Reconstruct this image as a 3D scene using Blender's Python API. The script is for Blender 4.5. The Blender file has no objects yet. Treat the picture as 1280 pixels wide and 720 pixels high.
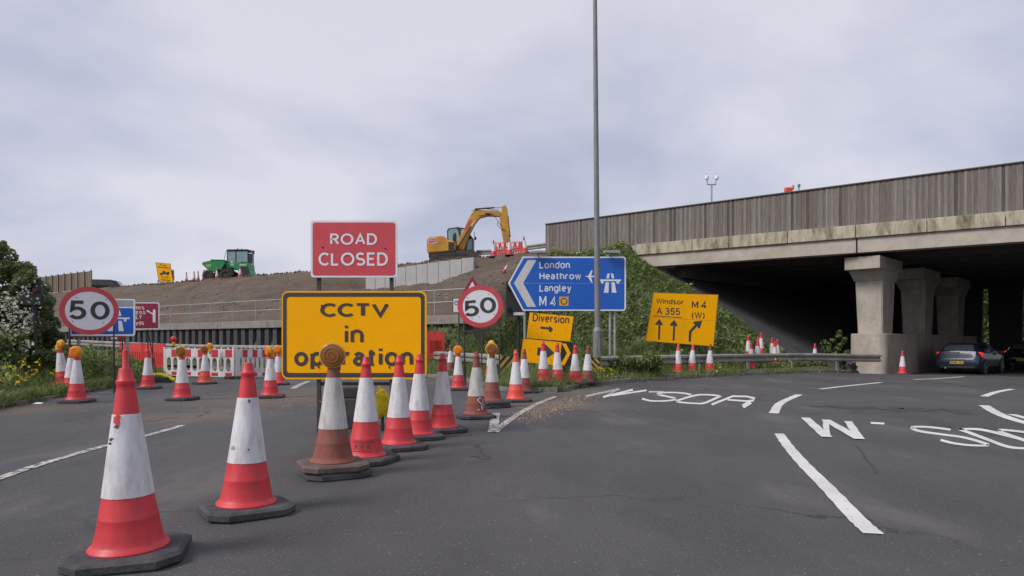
import bpy, bmesh, math, random
import numpy as np
from mathutils import Matrix, Vector, noise as mnoise

R = math.radians
random.seed(7)
rng = np.random.default_rng(11)
sc = bpy.context.scene
col = sc.collection

# ------------------------------------------------------------------ camera, sky, sun, exposure
F, CX, CY, H = 850.0, 640.0, 429.0, 1.13      # focal length and horizon in photo pixels, eye height in metres
cam_d = bpy.data.cameras.new('camera')
cam = bpy.data.objects.new('camera', cam_d)
col.objects.link(cam)
cam.location = (0, 0, H)
cam.rotation_euler = (R(90), 0, 0)
cam_d.sensor_width = 36.0
cam_d.lens = F * 36.0 / 1280.0
cam_d.shift_y = (CY - 360.0) / 1280.0
cam_d.clip_start = 0.05
cam_d.clip_end = 6000
sc.camera = cam

SUN_EL, SUN_AZ = 42.0, 242.0                  # azimuth clockwise from +Y: behind the camera, a little left
world = bpy.data.worlds.new('World')
sc.world = world
world.use_nodes = True
wt = world.node_tree
wt.nodes.clear()
wo = wt.nodes.new('ShaderNodeOutputWorld')
bg = wt.nodes.new('ShaderNodeBackground')
sky = wt.nodes.new('ShaderNodeTexSky')
sky.sky_type = 'NISHITA'
sky.sun_disc = False
sky.sun_elevation = R(SUN_EL)
sky.sun_rotation = R(SUN_AZ)
tc = wt.nodes.new('ShaderNodeTexCoord')
sep = wt.nodes.new('ShaderNodeSeparateXYZ')
wt.links.new(tc.outputs['Generated'], sep.inputs[0])
den = wt.nodes.new('ShaderNodeMath'); den.operation = 'MAXIMUM'; den.inputs[1].default_value = 0.0
wt.links.new(sep.outputs['Z'], den.inputs[0])
den2 = wt.nodes.new('ShaderNodeMath'); den2.operation = 'ADD'; den2.inputs[1].default_value = 0.35
wt.links.new(den.outputs[0], den2.inputs[0])
dv = wt.nodes.new('ShaderNodeVectorMath'); dv.operation = 'DIVIDE'
cmb = wt.nodes.new('ShaderNodeCombineXYZ')
for i in range(3):
    wt.links.new(den2.outputs[0], cmb.inputs[i])
wt.links.new(tc.outputs['Generated'], dv.inputs[0])
wt.links.new(cmb.outputs[0], dv.inputs[1])
n1 = wt.nodes.new('ShaderNodeTexNoise')
n1.inputs['Scale'].default_value = 1.5
n1.inputs['Detail'].default_value = 6
n1.inputs['Roughness'].default_value = 0.5
n1.inputs['Distortion'].default_value = 0.25
wt.links.new(dv.outputs[0], n1.inputs['Vector'])
rp = wt.nodes.new('ShaderNodeValToRGB')
rp.color_ramp.elements[0].position = 0.37
rp.color_ramp.elements[0].color = (0.252, 0.266, 0.338, 1)
rp.color_ramp.elements[1].position = 0.63
rp.color_ramp.elements[1].color = (0.388, 0.384, 0.430, 1)
wt.links.new(n1.outputs['Fac'], rp.inputs[0])
sc10 = wt.nodes.new('ShaderNodeVectorMath'); sc10.operation = 'SCALE'; sc10.inputs['Scale'].default_value = 10.0
wt.links.new(rp.outputs[0], sc10.inputs[0])
mx = wt.nodes.new('ShaderNodeMix'); mx.data_type = 'RGBA'
mx.inputs['Factor'].default_value = 0.93
wt.links.new(sky.outputs[0], mx.inputs['A'])
wt.links.new(sc10.outputs[0], mx.inputs['B'])
wt.links.new(mx.outputs['Result'], bg.inputs['Color'])
bg.inputs['Strength'].default_value = 0.1
wt.links.new(bg.outputs[0], wo.inputs[0])

sl = bpy.data.lights.new('sun', 'SUN')
sl.energy = 1.5
sl.angle = R(22)
sl.color = (1.0, 0.96, 0.90)
so = bpy.data.objects.new('sun', sl)
col.objects.link(so)
az, el = R(SUN_AZ), R(SUN_EL)
sd = Vector((math.sin(az) * math.cos(el), math.cos(az) * math.cos(el), math.sin(el)))
so.rotation_euler = (-sd).to_track_quat('-Z', 'Y').to_euler()
so.location = (0, -20, 40)

sc.view_settings.view_transform = 'Standard'
sc.view_settings.look = 'None'
sc.view_settings.exposure = 0.90
sc.view_settings.gamma = 1.0
sc.render.engine = 'CYCLES'
sc.cycles.use_denoising = True
sc.cycles.max_bounces = 6
sc.cycles.diffuse_bounces = 4
sc.cycles.transparent_max_bounces = 8

# ------------------------------------------------------------------ geometry of the place
def sstep(a, b, x):
    t = np.clip((x - a) / (b - a), 0, 1)
    return t * t * (3 - 2 * t)

def gz(x, y):                                  # the carriageway dips under the bridge
    return -0.27 * sstep(27.0, 36.0, 0.55 * x + 0.83 * y)

def P(px, py, Y):                              # photo pixel at depth Y
    return Vector(((px - CX) * Y / F, Y, H - (py - CY) * Y / F))

def G(px, py):                                 # photo pixel on the carriageway
    Y = H * F / (py - CY)
    for _ in range(12):
        Y = (H - float(gz((px - CX) * Y / F, Y))) * F / (py - CY)
    return ((px - CX) * Y / F, Y)

NX, NY = 0.568, 0.823                          # the motorway runs along U; N points away from the camera
UX, UY = -0.823, 0.568
NL = 32.26                                     # N.p of the motorway's near edge
AX, AY = 6.5, 34.7                             # corner of the abutment
RX, RY = 0.7071, 0.7071                        # direction of the pier row

def st(x, y):
    return UX * (x - AX) + UY * (y - AY), NL - (NX * x + NY * y)

def XY(s, t):                                  # from motorway coordinates
    a = (NX * AX + NY * AY)
    n = NL - t
    x = AX + UX * s + NX * (n - a)
    y = AY + UY * s + NY * (n - a)
    return x, y

def L(px, t):                                  # a photo column at distance t from the motorway edge
    k = (px - CX) / F
    Y = (NL - t) / (NX * k + NY)
    return k * Y, Y

KR_px = [(534, 471), (560, 473.5), (585, 477), (608, 482), (622, 487), (640, 489.5), (668, 490.5), (698, 490), (725, 484), (752, 481),
         (780, 478.3), (825, 475.5), (860, 473.2), (910, 470.3), (965, 468), (1030, 466), (1094, 464.2), (1132, 462.6), (1160, 461.2)]
KR_vis = [G(*p) for p in KR_px]
_s0, _t0 = st(*KR_vis[0])
KR_back = [XY(s, 15.2) for s in (70, 50, 35, 24, 14, 7)]
e = KR_vis[-1]
KR_far = [(e[0] + RX * d, e[1] + RY * d) for d in (6, 20, 60)]
KR = KR_back + KR_vis + KR_far
PR = KR + [(60, 160), (-150, 160)]
KL_vis = [(-4.2, -3.0), (-5.6, 1.0), (-6.9, 5.0), (-8.1, 9.0), G(0, 510), G(60, 499), G(120, 488), G(160, 480), G(205, 470.5)]
KL_back = [(-13.2, 25.6), (-16.5, 28.0), (-30, 37.4), (-60, 58.1)]
KL = KL_vis + KL_back
PL = KL + [(-160, 58), (-160, -60), (-30, -60), (-4, -20)]

def inside(poly, x, y):
    r = np.zeros(np.shape(x), bool)
    n = len(poly)
    for i in range(n):
        x0, y0 = poly[i]; x1, y1 = poly[(i + 1) % n]
        if y0 == y1:
            continue
        c = ((y0 > y) != (y1 > y)) & (x < (x1 - x0) * (y - y0) / (y1 - y0) + x0)
        r ^= c
    return r

def pdist(line, x, y):
    d = np.full(np.shape(x), 1e9)
    for (x0, y0), (x1, y1) in zip(line[:-1], line[1:]):
        vx, vy = x1 - x0, y1 - y0
        t = np.clip(((x - x0) * vx + (y - y0) * vy) / (vx * vx + vy * vy), 0, 1)
        d = np.minimum(d, np.hypot(x - x0 - t * vx, y - y0 - t * vy))
    return d

def wave(x, y):
    return (0.5 * np.sin(x * 0.9 + 1.3 * np.sin(y * 0.53)) + 0.5 * np.sin(y * 1.1 + 1.7 * np.sin(x * 0.41 + 2))
            + 0.35 * np.sin(x * 2.3 + y * 1.9) + 0.3 * np.sin(y * 2.9 - x * 1.7 + 1.0) + 0.2 * np.sin(x * 5.1 + 2 * np.sin(y * 4.3)))

def right_w(s, t):                             # 1 on the planted side by the bridge, 0 on the bare earth side
    b = 5.2 - 0.35 * np.clip(t, 0, 13)
    return 1 - sstep(b - 1.2, b + 1.2, s)

def height(x, y):
    """height of the unpaved ground; sinks below the carriageway outside the kerbs"""
    x = np.asarray(x, float); y = np.asarray(y, float)
    s, t = st(x, y)
    top = 6.2 + 0.006 * np.clip(s, 0, 80)
    wv = wave(x, y)
    zl = np.where(t < 12.0, top - np.clip(t, 0, 12) / 12.0 * (top - 2.12), 0)
    cut = sstep(8.3, 9.0, s) * (1 - sstep(19.0, 25.0, s))          # ground dug away below the concrete panels
    alt = np.where(t > 0.95, np.minimum(zl, 4.78 - (t - 0.95) / 11.05 * 2.66), zl)
    zl = zl * (1 - cut) + np.where(t < 12, alt, zl) * cut
    front0 = 1.85 - 0.95 * sstep(3, 12, s) - 0.15 * sstep(12, 20, s)
    kb = 0.13 + 0.55 * sstep(14, 40, s)
    zl = np.where(t >= 12.0, kb + (np.maximum(front0, kb + .1) - kb) * (1 - sstep(12.2, 13.9, t)), zl)
    zl = zl + np.where((t > 0.3) & (t < 11.6), 0.06 * wv, 0.0) + np.where(t <= 0.3, 0.035 * wv, 0)
    zr = np.where(t < 8, 6.2 - 0.69 * np.clip(t, 0, 8), 0.68 - 0.5 * sstep(8, 11, t)) + 0.03 * wv
    d = RX * (x - AX) - RY * (y - AY)
    za = 5.9 - 0.69 * np.maximum(0, d + 0.6)
    zr = np.maximum(np.minimum(zr, za), 0.16 + 0.02 * wv)
    w = right_w(s, t)
    z = zl * (1 - w) + zr * w
    inr = inside(PR, x, y)
    dk = pdist(KR, x, y)
    base = gz(x, y)
    zz_r = np.minimum(z, 0.10 + base + dk * 0.9)
    zz_r = np.where(dk < 0.6, np.minimum(zz_r, base + 0.10 + dk * .25), zz_r)
    inl = inside(PL, x, y)
    dl = pdist(KL, x, y)
    zz_l = 0.10 + np.minimum(dl * 0.10, 0.45) + 0.03 * wv * np.clip(dl, 0, 1)
    out = base - 0.5
    ramp_r = base + 0.10 - np.clip(dk / 0.12, 0, 1) * 0.6
    ramp_l = base + 0.10 - np.clip(dl / 0.12, 0, 1) * 0.6
    return np.where(inr, zz_r, np.where(inl, zz_l, np.maximum(np.maximum(ramp_r, ramp_l), out)))

def hz(x, y):
    return float(height(np.array([x]), np.array([y]))[0])

# ------------------------------------------------------------------ materials
MATS = {}
def nd(nt, t, **kw):
    n = nt.nodes.new(t)
    for k, v in kw.items():
        setattr(n, k, v)
    return n

def pm(name, base, var=0.12, scale=6.0, rough=0.6, metal=0.0, bump=0.0, bscale=60.0, dirt=None, damt=0.4, dscale=3.0,
       stretch=(1, 1, 1), trans=0.0, coat=0.0, emit=0.0, spec=0.5, world_co=False):
    """a painted, plastic, metal, soil or concrete surface with uneven colour and optional dirt"""
    if name in MATS:
        return MATS[name]
    m = bpy.data.materials.new(name)
    m.use_nodes = True
    nt = m.node_tree
    b = nt.nodes['Principled BSDF']
    b.inputs['Metallic'].default_value = metal
    b.inputs['Specular IOR Level'].default_value = spec
    b.inputs['Transmission Weight'].default_value = trans
    b.inputs['Coat Weight'].default_value = coat
    co = nd(nt, 'ShaderNodeTexCoord')
    mp = nd(nt, 'ShaderNodeMapping')
    mp.inputs['Scale'].default_value = stretch
    if world_co:
        ge = nd(nt, 'ShaderNodeNewGeometry')
        nt.links.new(ge.outputs['Position'], mp.inputs['Vector'])
    else:
        oi = nd(nt, 'ShaderNodeObjectInfo')
        ad = nd(nt, 'ShaderNodeVectorMath', operation='ADD')
        ml = nd(nt, 'ShaderNodeMath', operation='MULTIPLY'); ml.inputs[1].default_value = 37.0
        nt.links.new(oi.outputs['Random'], ml.inputs[0])
        nt.links.new(co.outputs['Object'], ad.inputs[0])
        nt.links.new(ml.outputs[0], ad.inputs[1])
        nt.links.new(ad.outputs[0], mp.inputs['Vector'])
    n = nd(nt, 'ShaderNodeTexNoise')
    n.inputs['Scale'].default_value = scale
    n.inputs['Detail'].default_value = 7
    n.inputs['Roughness'].default_value = 0.62
    nt.links.new(mp.outputs[0], n.inputs['Vector'])
    r = nd(nt, 'ShaderNodeValToRGB')
    lo = [max(0, c * (1 - var)) for c in base]; hi = [min(1, c * (1 + var)) for c in base]
    r.color_ramp.elements[0].position = 0.3; r.color_ramp.elements[0].color = (*lo, 1)
    r.color_ramp.elements[1].position = 0.7; r.color_ramp.elements[1].color = (*hi, 1)
    nt.links.new(n.outputs['Fac'], r.inputs[0])
    out = r.outputs[0]
    if dirt:
        n2 = nd(nt, 'ShaderNodeTexNoise')
        n2.inputs['Scale'].default_value = dscale
        n2.inputs['Detail'].default_value = 8
        n2.inputs['Roughness'].default_value = 0.7
        nt.links.new(mp.outputs[0], n2.inputs['Vector'])
        r2 = nd(nt, 'ShaderNodeValToRGB')
        r2.color_ramp.elements[0].position = 0.45; r2.color_ramp.elements[0].color = (0, 0, 0, 1)
        r2.color_ramp.elements[1].position = 0.72; r2.color_ramp.elements[1].color = (damt, damt, damt, 1)
        nt.links.new(n2.outputs['Fac'], r2.inputs[0])
        mi = nd(nt, 'ShaderNodeMix', data_type='RGBA')
        nt.links.new(r2.outputs[0], mi.inputs['Factor'])
        nt.links.new(out, mi.inputs['A'])
        mi.inputs['B'].default_value = (*dirt, 1)
        out = mi.outputs['Result']
    nt.links.new(out, b.inputs['Base Color'])
    mr = nd(nt, 'ShaderNodeMapRange')
    mr.inputs['To Min'].default_value = max(0.03, rough - 0.12)
    mr.inputs['To Max'].default_value = min(1, rough + 0.12)
    nt.links.new(n.outputs['Fac'], mr.inputs['Value'])
    nt.links.new(mr.outputs[0], b.inputs['Roughness'])
    if bump:
        n3 = nd(nt, 'ShaderNodeTexNoise')
        n3.inputs['Scale'].default_value = bscale
        n3.inputs['Detail'].default_value = 5
        nt.links.new(mp.outputs[0], n3.inputs['Vector'])
        bp = nd(nt, 'ShaderNodeBump')
        bp.inputs['Strength'].default_value = bump
        bp.inputs['Distance'].default_value = 0.02
        nt.links.new(n3.outputs['Fac'], bp.inputs['Height'])
        nt.links.new(bp.outputs[0], b.inputs['Normal'])
    if emit:
        nt.links.new(out, b.inputs['Emission Color'])
        b.inputs['Emission Strength'].default_value = emit
    MATS[name] = m
    return m

def leafmat(name, stops, rough=0.55, sub=0.25):
    """foliage: colour by the 'tint' stored on each leaf"""
    m = bpy.data.materials.new(name); m.use_nodes = True
    nt = m.node_tree
    b = nt.nodes['Principled BSDF']
    a = nd(nt, 'ShaderNodeAttribute'); a.attribute_name = 'tint'
    r = nd(nt, 'ShaderNodeValToRGB')
    els = r.color_ramp.elements
    while len(els) < len(stops):
        els.new(0.5)
    for e_, (p_, c_) in zip(els, stops):
        e_.position = p_; e_.color = (*c_, 1)
    nt.links.new(a.outputs['Fac'], r.inputs[0])
    nt.links.new(r.outputs[0], b.inputs['Base Color'])
    b.inputs['Roughness'].default_value = rough
    b.inputs['Specular IOR Level'].default_value = 0.3
    tr = nd(nt, 'ShaderNodeBsdfTranslucent')
    nt.links.new(r.outputs[0], tr.inputs['Color'])
    mixs = nd(nt, 'ShaderNodeMixShader'); mixs.inputs[0].default_value = sub
    nt.links.new(b.outputs[0], mixs.inputs[1]); nt.links.new(tr.outputs[0], mixs.inputs[2])
    nt.links.new(mixs.outputs[0], nt.nodes['Material Output'].inputs['Surface'])
    MATS[name] = m
    return m

RED = pm('cone red plastic', (0.60, 0.034, 0.045), 0.14, 5, 0.5, dirt=(0.16, 0.06, 0.05), damt=0.38, dscale=6, stretch=(3, 3, 1))
ORED = pm('cone orange red plastic', (0.72, 0.075, 0.045), 0.08, 5, 0.5, dirt=(0.25, 0.07, 0.05), damt=0.2, dscale=6)
RUST = pm('weathered cone plastic', (0.235, 0.062, 0.045), 0.22, 7, 0.75, dirt=(0.16, 0.11, 0.09), damt=0.7, dscale=5, stretch=(3, 3, 1))
SLEEVE = pm('white reflective sleeve', (0.66, 0.65, 0.68), 0.07, 7, 0.5, dirt=(0.30, 0.22, 0.20), damt=0.62, dscale=6, stretch=(3, 3, 0.7))
SLEEVE_D = pm('dirty reflective sleeve', (0.52, 0.51, 0.49), 0.12, 7, 0.6, dirt=(0.20, 0.17, 0.15), damt=0.65, dscale=6, stretch=(3, 3, 0.7))
RUBBER = pm('black recycled rubber', (0.045, 0.045, 0.05), 0.4, 14, 0.85, bump=0.3, dirt=(0.14, 0.125, 0.12), damt=0.6)
RUBBER_B = pm('brown dusty rubber', (0.12, 0.085, 0.075), 0.3, 14, 0.85, bump=0.3, dirt=(0.06, 0.05, 0.05), damt=0.6)
AMBER = pm('amber lens', (0.80, 0.24, 0.012), 0.1, 20, 0.25)
AMBER_D = pm('dim amber lens', (0.26, 0.10, 0.02), 0.2, 20, 0.3)
REDLENS = pm('red lens', (0.55, 0.02, 0.03), 0.1, 20, 0.3)
YPLAST = pm('yellow lamp plastic', (0.72, 0.36, 0.015), 0.12, 12, 0.45, dirt=(0.2, 0.1, 0.03), damt=0.4)
BLACK = pm('black paint', (0.016, 0.016, 0.018), 0.3, 8, 0.55)
DGREY = pm('dark grey lettering', (0.045, 0.043, 0.045), 0.12, 8, 0.6)
FRAME = pm('dull steel frame', (0.06, 0.055, 0.055), 0.4, 9, 0.6, 0.3, dirt=(0.13, 0.07, 0.04), damt=0.5)
GALV = pm('galvanised steel', (0.36, 0.37, 0.385), 0.2, 5, 0.55, 0.4, dirt=(0.16, 0.15, 0.14), damt=0.5, dscale=2)
RAIL = pm('weathered barrier steel', (0.30, 0.29, 0.27), 0.25, 3, 0.65, 0.25, dirt=(0.13, 0.11, 0.085), damt=0.6, dscale=2)
WSIGN = pm('white sign sheeting', (0.74, 0.75, 0.79), 0.04, 5, 0.45)
RSIGN = pm('red sign sheeting', (0.60, 0.062, 0.082), 0.06, 5, 0.5, dirt=(0.32, 0.06, 0.07), damt=0.3)
RRING = pm('red roundel border', (0.58, 0.06, 0.075), 0.08, 6, 0.5)
YSIGN = pm('yellow sign sheeting', (1.0, 0.445, 0.0), 0.04, 4, 0.6, dirt=(0.62, 0.27, 0.02), damt=0.22, dscale=1.5, spec=0.12)
BLSIGN = pm('blue sign sheeting', (0.008, 0.105, 0.50), 0.06, 4, 0.4)
MRSIGN = pm('maroon sign sheeting', (0.28, 0.02, 0.045), 0.1, 5, 0.5)
CONC = pm('bridge concrete', (0.43, 0.38, 0.325), 0.13, 2.0, 0.85, bump=0.12, bscale=25, dirt=(0.22, 0.18, 0.13), damt=0.55, dscale=0.9, world_co=True)
CONC_P = pm('pier concrete', (0.40, 0.355, 0.30), 0.18, 2.2, 0.85, bump=0.15, bscale=25, dirt=(0.18, 0.12, 0.07), damt=0.5, dscale=1.2, world_co=True, stretch=(1, 1, 0.6))
CONC_ST = pm('stained parapet concrete', (0.44, 0.385, 0.295), 0.15, 3.0, 0.9, bump=0.15, bscale=25, dirt=(0.075, 0.055, 0.025), damt=0.95, dscale=3.2, world_co=True, stretch=(1, 1, 0.28))
CONC_G = pm('grey precast concrete', (0.36, 0.36, 0.36), 0.12, 3.0, 0.85, bump=0.1, bscale=25, dirt=(0.24, 0.23, 0.22), damt=0.5, dscale=1.5, world_co=True)
CONC_D = pm('old concrete capping', (0.24, 0.22, 0.20), 0.2, 3.0, 0.9, bump=0.2, bscale=25, dirt=(0.12, 0.11, 0.09), damt=0.6, dscale=2, world_co=True)
SOFFIT = pm('shade-darkened soffit concrete', (0.085, 0.08, 0.078), 0.2, 2, 0.9, world_co=True)  # concrete colour darkened to stand in for the shade under the deck
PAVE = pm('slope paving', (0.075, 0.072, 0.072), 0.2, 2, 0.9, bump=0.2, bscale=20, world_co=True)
KERB = pm('kerb concrete', (0.22, 0.205, 0.19), 0.22, 8, 0.9, bump=0.3, dirt=(0.085, 0.07, 0.05), damt=0.85, dscale=3)
WOOD = [pm('weathered fence board ' + c, b_, 0.22, 5, 0.85, bump=0.25, bscale=18, stretch=(5, 5, 0.5), dirt=(0.055, 0.045, 0.04), damt=0.55, dscale=7)
        for c, b_ in (('grey', (0.19, 0.168, 0.152)), ('brown', (0.155, 0.13, 0.112)), ('pale', (0.225, 0.205, 0.188)), ('dark', (0.085, 0.072, 0.063)))]
WOODL = [pm('larch fence board ' + c, b_, 0.2, 4, 0.85, stretch=(4, 4, 0.6)) for c, b_ in (('tan', (0.17, 0.125, 0.08)), ('umber', (0.13, 0.095, 0.06)))]
PILE = pm('sheet pile steel', (0.055, 0.055, 0.062), 0.3, 3, 0.7, 0.2, dirt=(0.10, 0.075, 0.055), damt=0.4, stretch=(1, 1, 0.4))
EXY = pm('machine yellow paint', (0.52, 0.265, 0.03), 0.14, 2.5, 0.5, dirt=(0.15, 0.085, 0.035), damt=0.6, dscale=2.2)
GREEN = pm('machine green paint', (0.012, 0.25, 0.075), 0.12, 2.5, 0.5, dirt=(0.05, 0.09, 0.04), damt=0.35, dscale=2)
CABD = pm('dark cab frame', (0.025, 0.026, 0.028), 0.2, 4, 0.5)
GLASS = pm('tinted cab glass', (0.22, 0.33, 0.34), 0.15, 2, 0.08, spec=0.8)
TYRE = pm('muddy tyre', (0.05, 0.042, 0.038), 0.35, 8, 0.9, bump=0.3, dirt=(0.13, 0.10, 0.08), damt=0.7)
CHROME = pm('hydraulic rod', (0.35, 0.35, 0.36), 0.05, 5, 0.55, 0.6)
CARP = pm('car paint', (0.026, 0.034, 0.062), 0.06, 3, 0.4, 0.3, coat=0.25)
CARP2 = pm('dark car paint', (0.018, 0.019, 0.022), 0.06, 3, 0.3, 0.3, coat=0.7)
CGLASS = pm('car glass', (0.02, 0.022, 0.026), 0.1, 2, 0.06, spec=0.9)
ALLOY = pm('alloy wheel', (0.55, 0.56, 0.58), 0.1, 5, 0.3, 0.8)
TAIL = pm('tail lamp', (0.75, 0.03, 0.02), 0.1, 5, 0.25, emit=0.5)
PLATEY = pm('yellow number plate', (0.80, 0.50, 0.03), 0.04, 5, 0.4)
BARW = pm('white barrier plastic', (0.66, 0.64, 0.63), 0.08, 6, 0.5, dirt=(0.33, 0.28, 0.25), damt=0.5, dscale=3)
BARR = pm('red barrier plastic', (0.62, 0.045, 0.04), 0.1, 5, 0.5, dirt=(0.3, 0.06, 0.05), damt=0.3)
PATCHR = pm('red reflective patch', (0.50, 0.028, 0.045), 0.08, 6, 0.5)
PAINT = None
BAG = pm('yellow sandbag cloth', (0.74, 0.60, 0.015), 0.2, 10, 0.7, bump=0.5, bscale=12)
WOODSTEM = pm('stem bark', (0.10, 0.075, 0.05), 0.3, 8, 0.9)
GRASS = leafmat('verge grass', [(0.0, (0.075, 0.11, 0.03)), (0.45, (0.15, 0.21, 0.06)), (0.8, (0.23, 0.28, 0.09)), (1.0, (0.40, 0.35, 0.18))])
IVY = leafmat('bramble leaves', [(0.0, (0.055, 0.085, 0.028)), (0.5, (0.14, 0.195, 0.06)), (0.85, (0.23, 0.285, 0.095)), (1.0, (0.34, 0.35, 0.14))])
BUSHL = leafmat('hawthorn leaves', [(0.0, (0.085, 0.105, 0.045)), (0.5, (0.16, 0.20, 0.08)), (0.9, (0.25, 0.29, 0.12)), (1.0, (0.33, 0.34, 0.16))], sub=0.4)
BLOSS = leafmat('white blossom', [(0.0, (0.40, 0.40, 0.33)), (1.0, (0.62, 0.61, 0.54))], sub=0.3)
YFLOW = leafmat('yellow flowers', [(0.0, (0.50, 0.40, 0.02)), (1.0, (0.75, 0.62, 0.05))], sub=0.3)
FARL = leafmat('roadside tree leaves', [(0.0, (0.04, 0.07, 0.02)), (0.6, (0.09, 0.15, 0.04)), (1.0, (0.16, 0.20, 0.06))])

# ------------------------------------------------------------------ mesh helpers
class MB:
    def __init__(s):
        s.v = []; s.f = []
    def add(s, vs, fs):
        o = len(s.v)
        s.v += [tuple(v) for v in vs]
        s.f += [tuple(i + o for i in f) for f in fs]
        return s
    def box(s, c, d, rot=None):
        hx, hy, hz_ = d[0] / 2, d[1] / 2, d[2] / 2
        vs = [Vector((sx * hx, sy * hy, sz * hz_)) for sz in (-1, 1) for sx, sy in ((-1, -1), (1, -1), (1, 1), (-1, 1))]
        if rot is not None:
            vs = [rot @ v for v in vs]
        vs = [v + Vector(c) for v in vs]
        return s.add(vs, [(3, 2, 1, 0), (4, 5, 6, 7), (0, 1, 5, 4), (1, 2, 6, 5), (2, 3, 7, 6), (3, 0, 4, 7)])
    def cbox(s, c, d, ch=0.01):
        """box with bevelled vertical edges (chamfer in plan)"""
        hx, hy = d[0] / 2, d[1] / 2
        poly = [(-hx + ch, -hy), (hx - ch, -hy), (hx, -hy + ch), (hx, hy - ch), (hx - ch, hy), (-hx + ch, hy), (-hx, hy - ch), (-hx, -hy + ch)]
        n = len(poly)
        vs = [(c[0] + x, c[1] + y, c[2] - d[2] / 2) for x, y in poly] + [(c[0] + x, c[1] + y, c[2] + d[2] / 2) for x, y in poly]
        return s.add(vs, [tuple(reversed(range(n))), tuple(range(n, 2 * n))] + [(i, (i + 1) % n, (i + 1) % n + n, i + n) for i in range(n)])
    def cyl(s, p0, p1, r0, r1=None, n=12, cap=True):
        r1 = r0 if r1 is None else r1
        p0 = Vector(p0); p1 = Vector(p1)
        q = (p1 - p0).to_track_quat('Z', 'Y')
        vs = []
        for p, r in ((p0, r0), (p1, r1)):
            for i in range(n):
                a = 2 * math.pi * i / n
                vs.append(p + q @ Vector((r * math.cos(a), r * math.sin(a), 0)))
        fs = [(i, (i + 1) % n, (i + 1) % n + n, i + n) for i in range(n)]
        if cap:
            fs += [tuple(reversed(range(n))), tuple(range(n, 2 * n))]
        return s.add(vs, fs)
    def tube(s, pts, r, n=8):
        for a, b in zip(pts[:-1], pts[1:]):
            s.cyl(a, b, r, r, n)
        return s
    def lathe(s, prof, n=24, M=None):
        vs = []; fs = []
        for r, z in prof:
            for i in range(n):
                a = 2 * math.pi * i / n
                v = Vector((r * math.cos(a), r * math.sin(a), z))
                vs.append(M @ v if M else v)
        for j in range(len(prof) - 1):
            for i in range(n):
                k = (i + 1) % n
                fs.append((j * n + i, j * n + k, (j + 1) * n + k, (j + 1) * n + i))
        fs.append(tuple(reversed(range(n))))
        fs.append(tuple((len(prof) - 1) * n + i for i in range(n)))
        return s.add(vs, fs)
    def prism(s, poly, y0, y1):
        """outline in (x, z) extruded along y"""
        ar = sum(poly[i][0] * poly[(i + 1) % len(poly)][1] - poly[(i + 1) % len(poly)][0] * poly[i][1] for i in range(len(poly)))
        if ar < 0:
            poly = poly[::-1]
        n = len(poly)
        vs = [(x, y0, z) for x, z in poly] + [(x, y1, z) for x, z in poly]
        return s.add(vs, [tuple(range(n)), tuple(reversed(range(n, 2 * n)))] + [(i + n, (i + 1) % n + n, (i + 1) % n, i) for i in range(n)])
    def slab(s, poly, z0, z1):
        ar = sum(poly[i][0] * poly[(i + 1) % len(poly)][1] - poly[(i + 1) % len(poly)][0] * poly[i][1] for i in range(len(poly)))
        if ar < 0:
            poly = poly[::-1]
        n = len(poly)
        vs = [(x, y, z0) for x, y in poly] + [(x, y, z1) for x, y in poly]
        return s.add(vs, [tuple(reversed(range(n))), tuple(range(n, 2 * n))] + [(i, (i + 1) % n, (i + 1) % n + n, i + n) for i in range(n)])
    def mesh(s, name, smooth=False):
        me = bpy.data.meshes.new(name)
        me.from_pydata(s.v, [], s.f)
        if smooth:
            me.polygons.foreach_set('use_smooth', [True] * len(me.polygons))
        me.update()
        return me
    def build(s, name, mat, parent=None, smooth=False, bevel=0, loc=None, rot=None):
        me = s.mesh(name, smooth)
        me.materials.append(mat)
        return put(name, me, parent, loc, rot, bevel, smooth)

def put(name, me, parent=None, loc=None, rot=None, bevel=0, smooth=False):
    o = bpy.data.objects.new(name, me)
    col.objects.link(o)
    o.parent = parent
    if loc is not None:
        o.location = loc
    if rot is not None:
        o.rotation_euler = rot
    if bevel:
        b = o.modifiers.new('bevel', 'BEVEL'); b.width = bevel; b.segments = 2; b.limit_method = 'ANGLE'; b.angle_limit = R(35)
    if smooth:
        es = o.modifiers.new('split', 'EDGE_SPLIT'); es.split_angle = R(38)
    return o

def tag(o, label, cat, group=None, kind=None):
    o['label'] = label; o['category'] = cat
    if group: o['group'] = group
    if kind: o['kind'] = kind
    return o

def thing(name, label, cat, loc=(0, 0, 0), rotz=0, group=None):
    o = bpy.data.objects.new(name, None)
    o.empty_display_size = 0.2
    col.objects.link(o)
    o.location = loc; o.rotation_euler = (0, 0, rotz)
    return tag(o, label, cat, group)

def struct(o):
    o['kind'] = 'structure'
    return o

def rawmesh(name, V, T, mat, tint=None, smooth=False):
    """large triangle or quad mesh straight from arrays"""
    me = bpy.data.meshes.new(name)
    V = np.asarray(V, np.float32); T = np.asarray(T, np.int32)
    k = T.shape[1]
    me.vertices.add(len(V)); me.vertices.foreach_set('co', V.ravel())
    me.loops.add(T.size); me.loops.foreach_set('vertex_index', T.ravel())
    me.polygons.add(len(T))
    me.polygons.foreach_set('loop_start', np.arange(0, T.size, k, dtype=np.int32))
    me.polygons.foreach_set('use_smooth', np.full(len(T), smooth))
    if tint is not None:
        a = me.attributes.new('tint', 'FLOAT', 'POINT')
        a.data.foreach_set('value', np.asarray(tint, np.float32))
    me.update(); me.validate()
    me.materials.append(mat)
    return me

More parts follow.
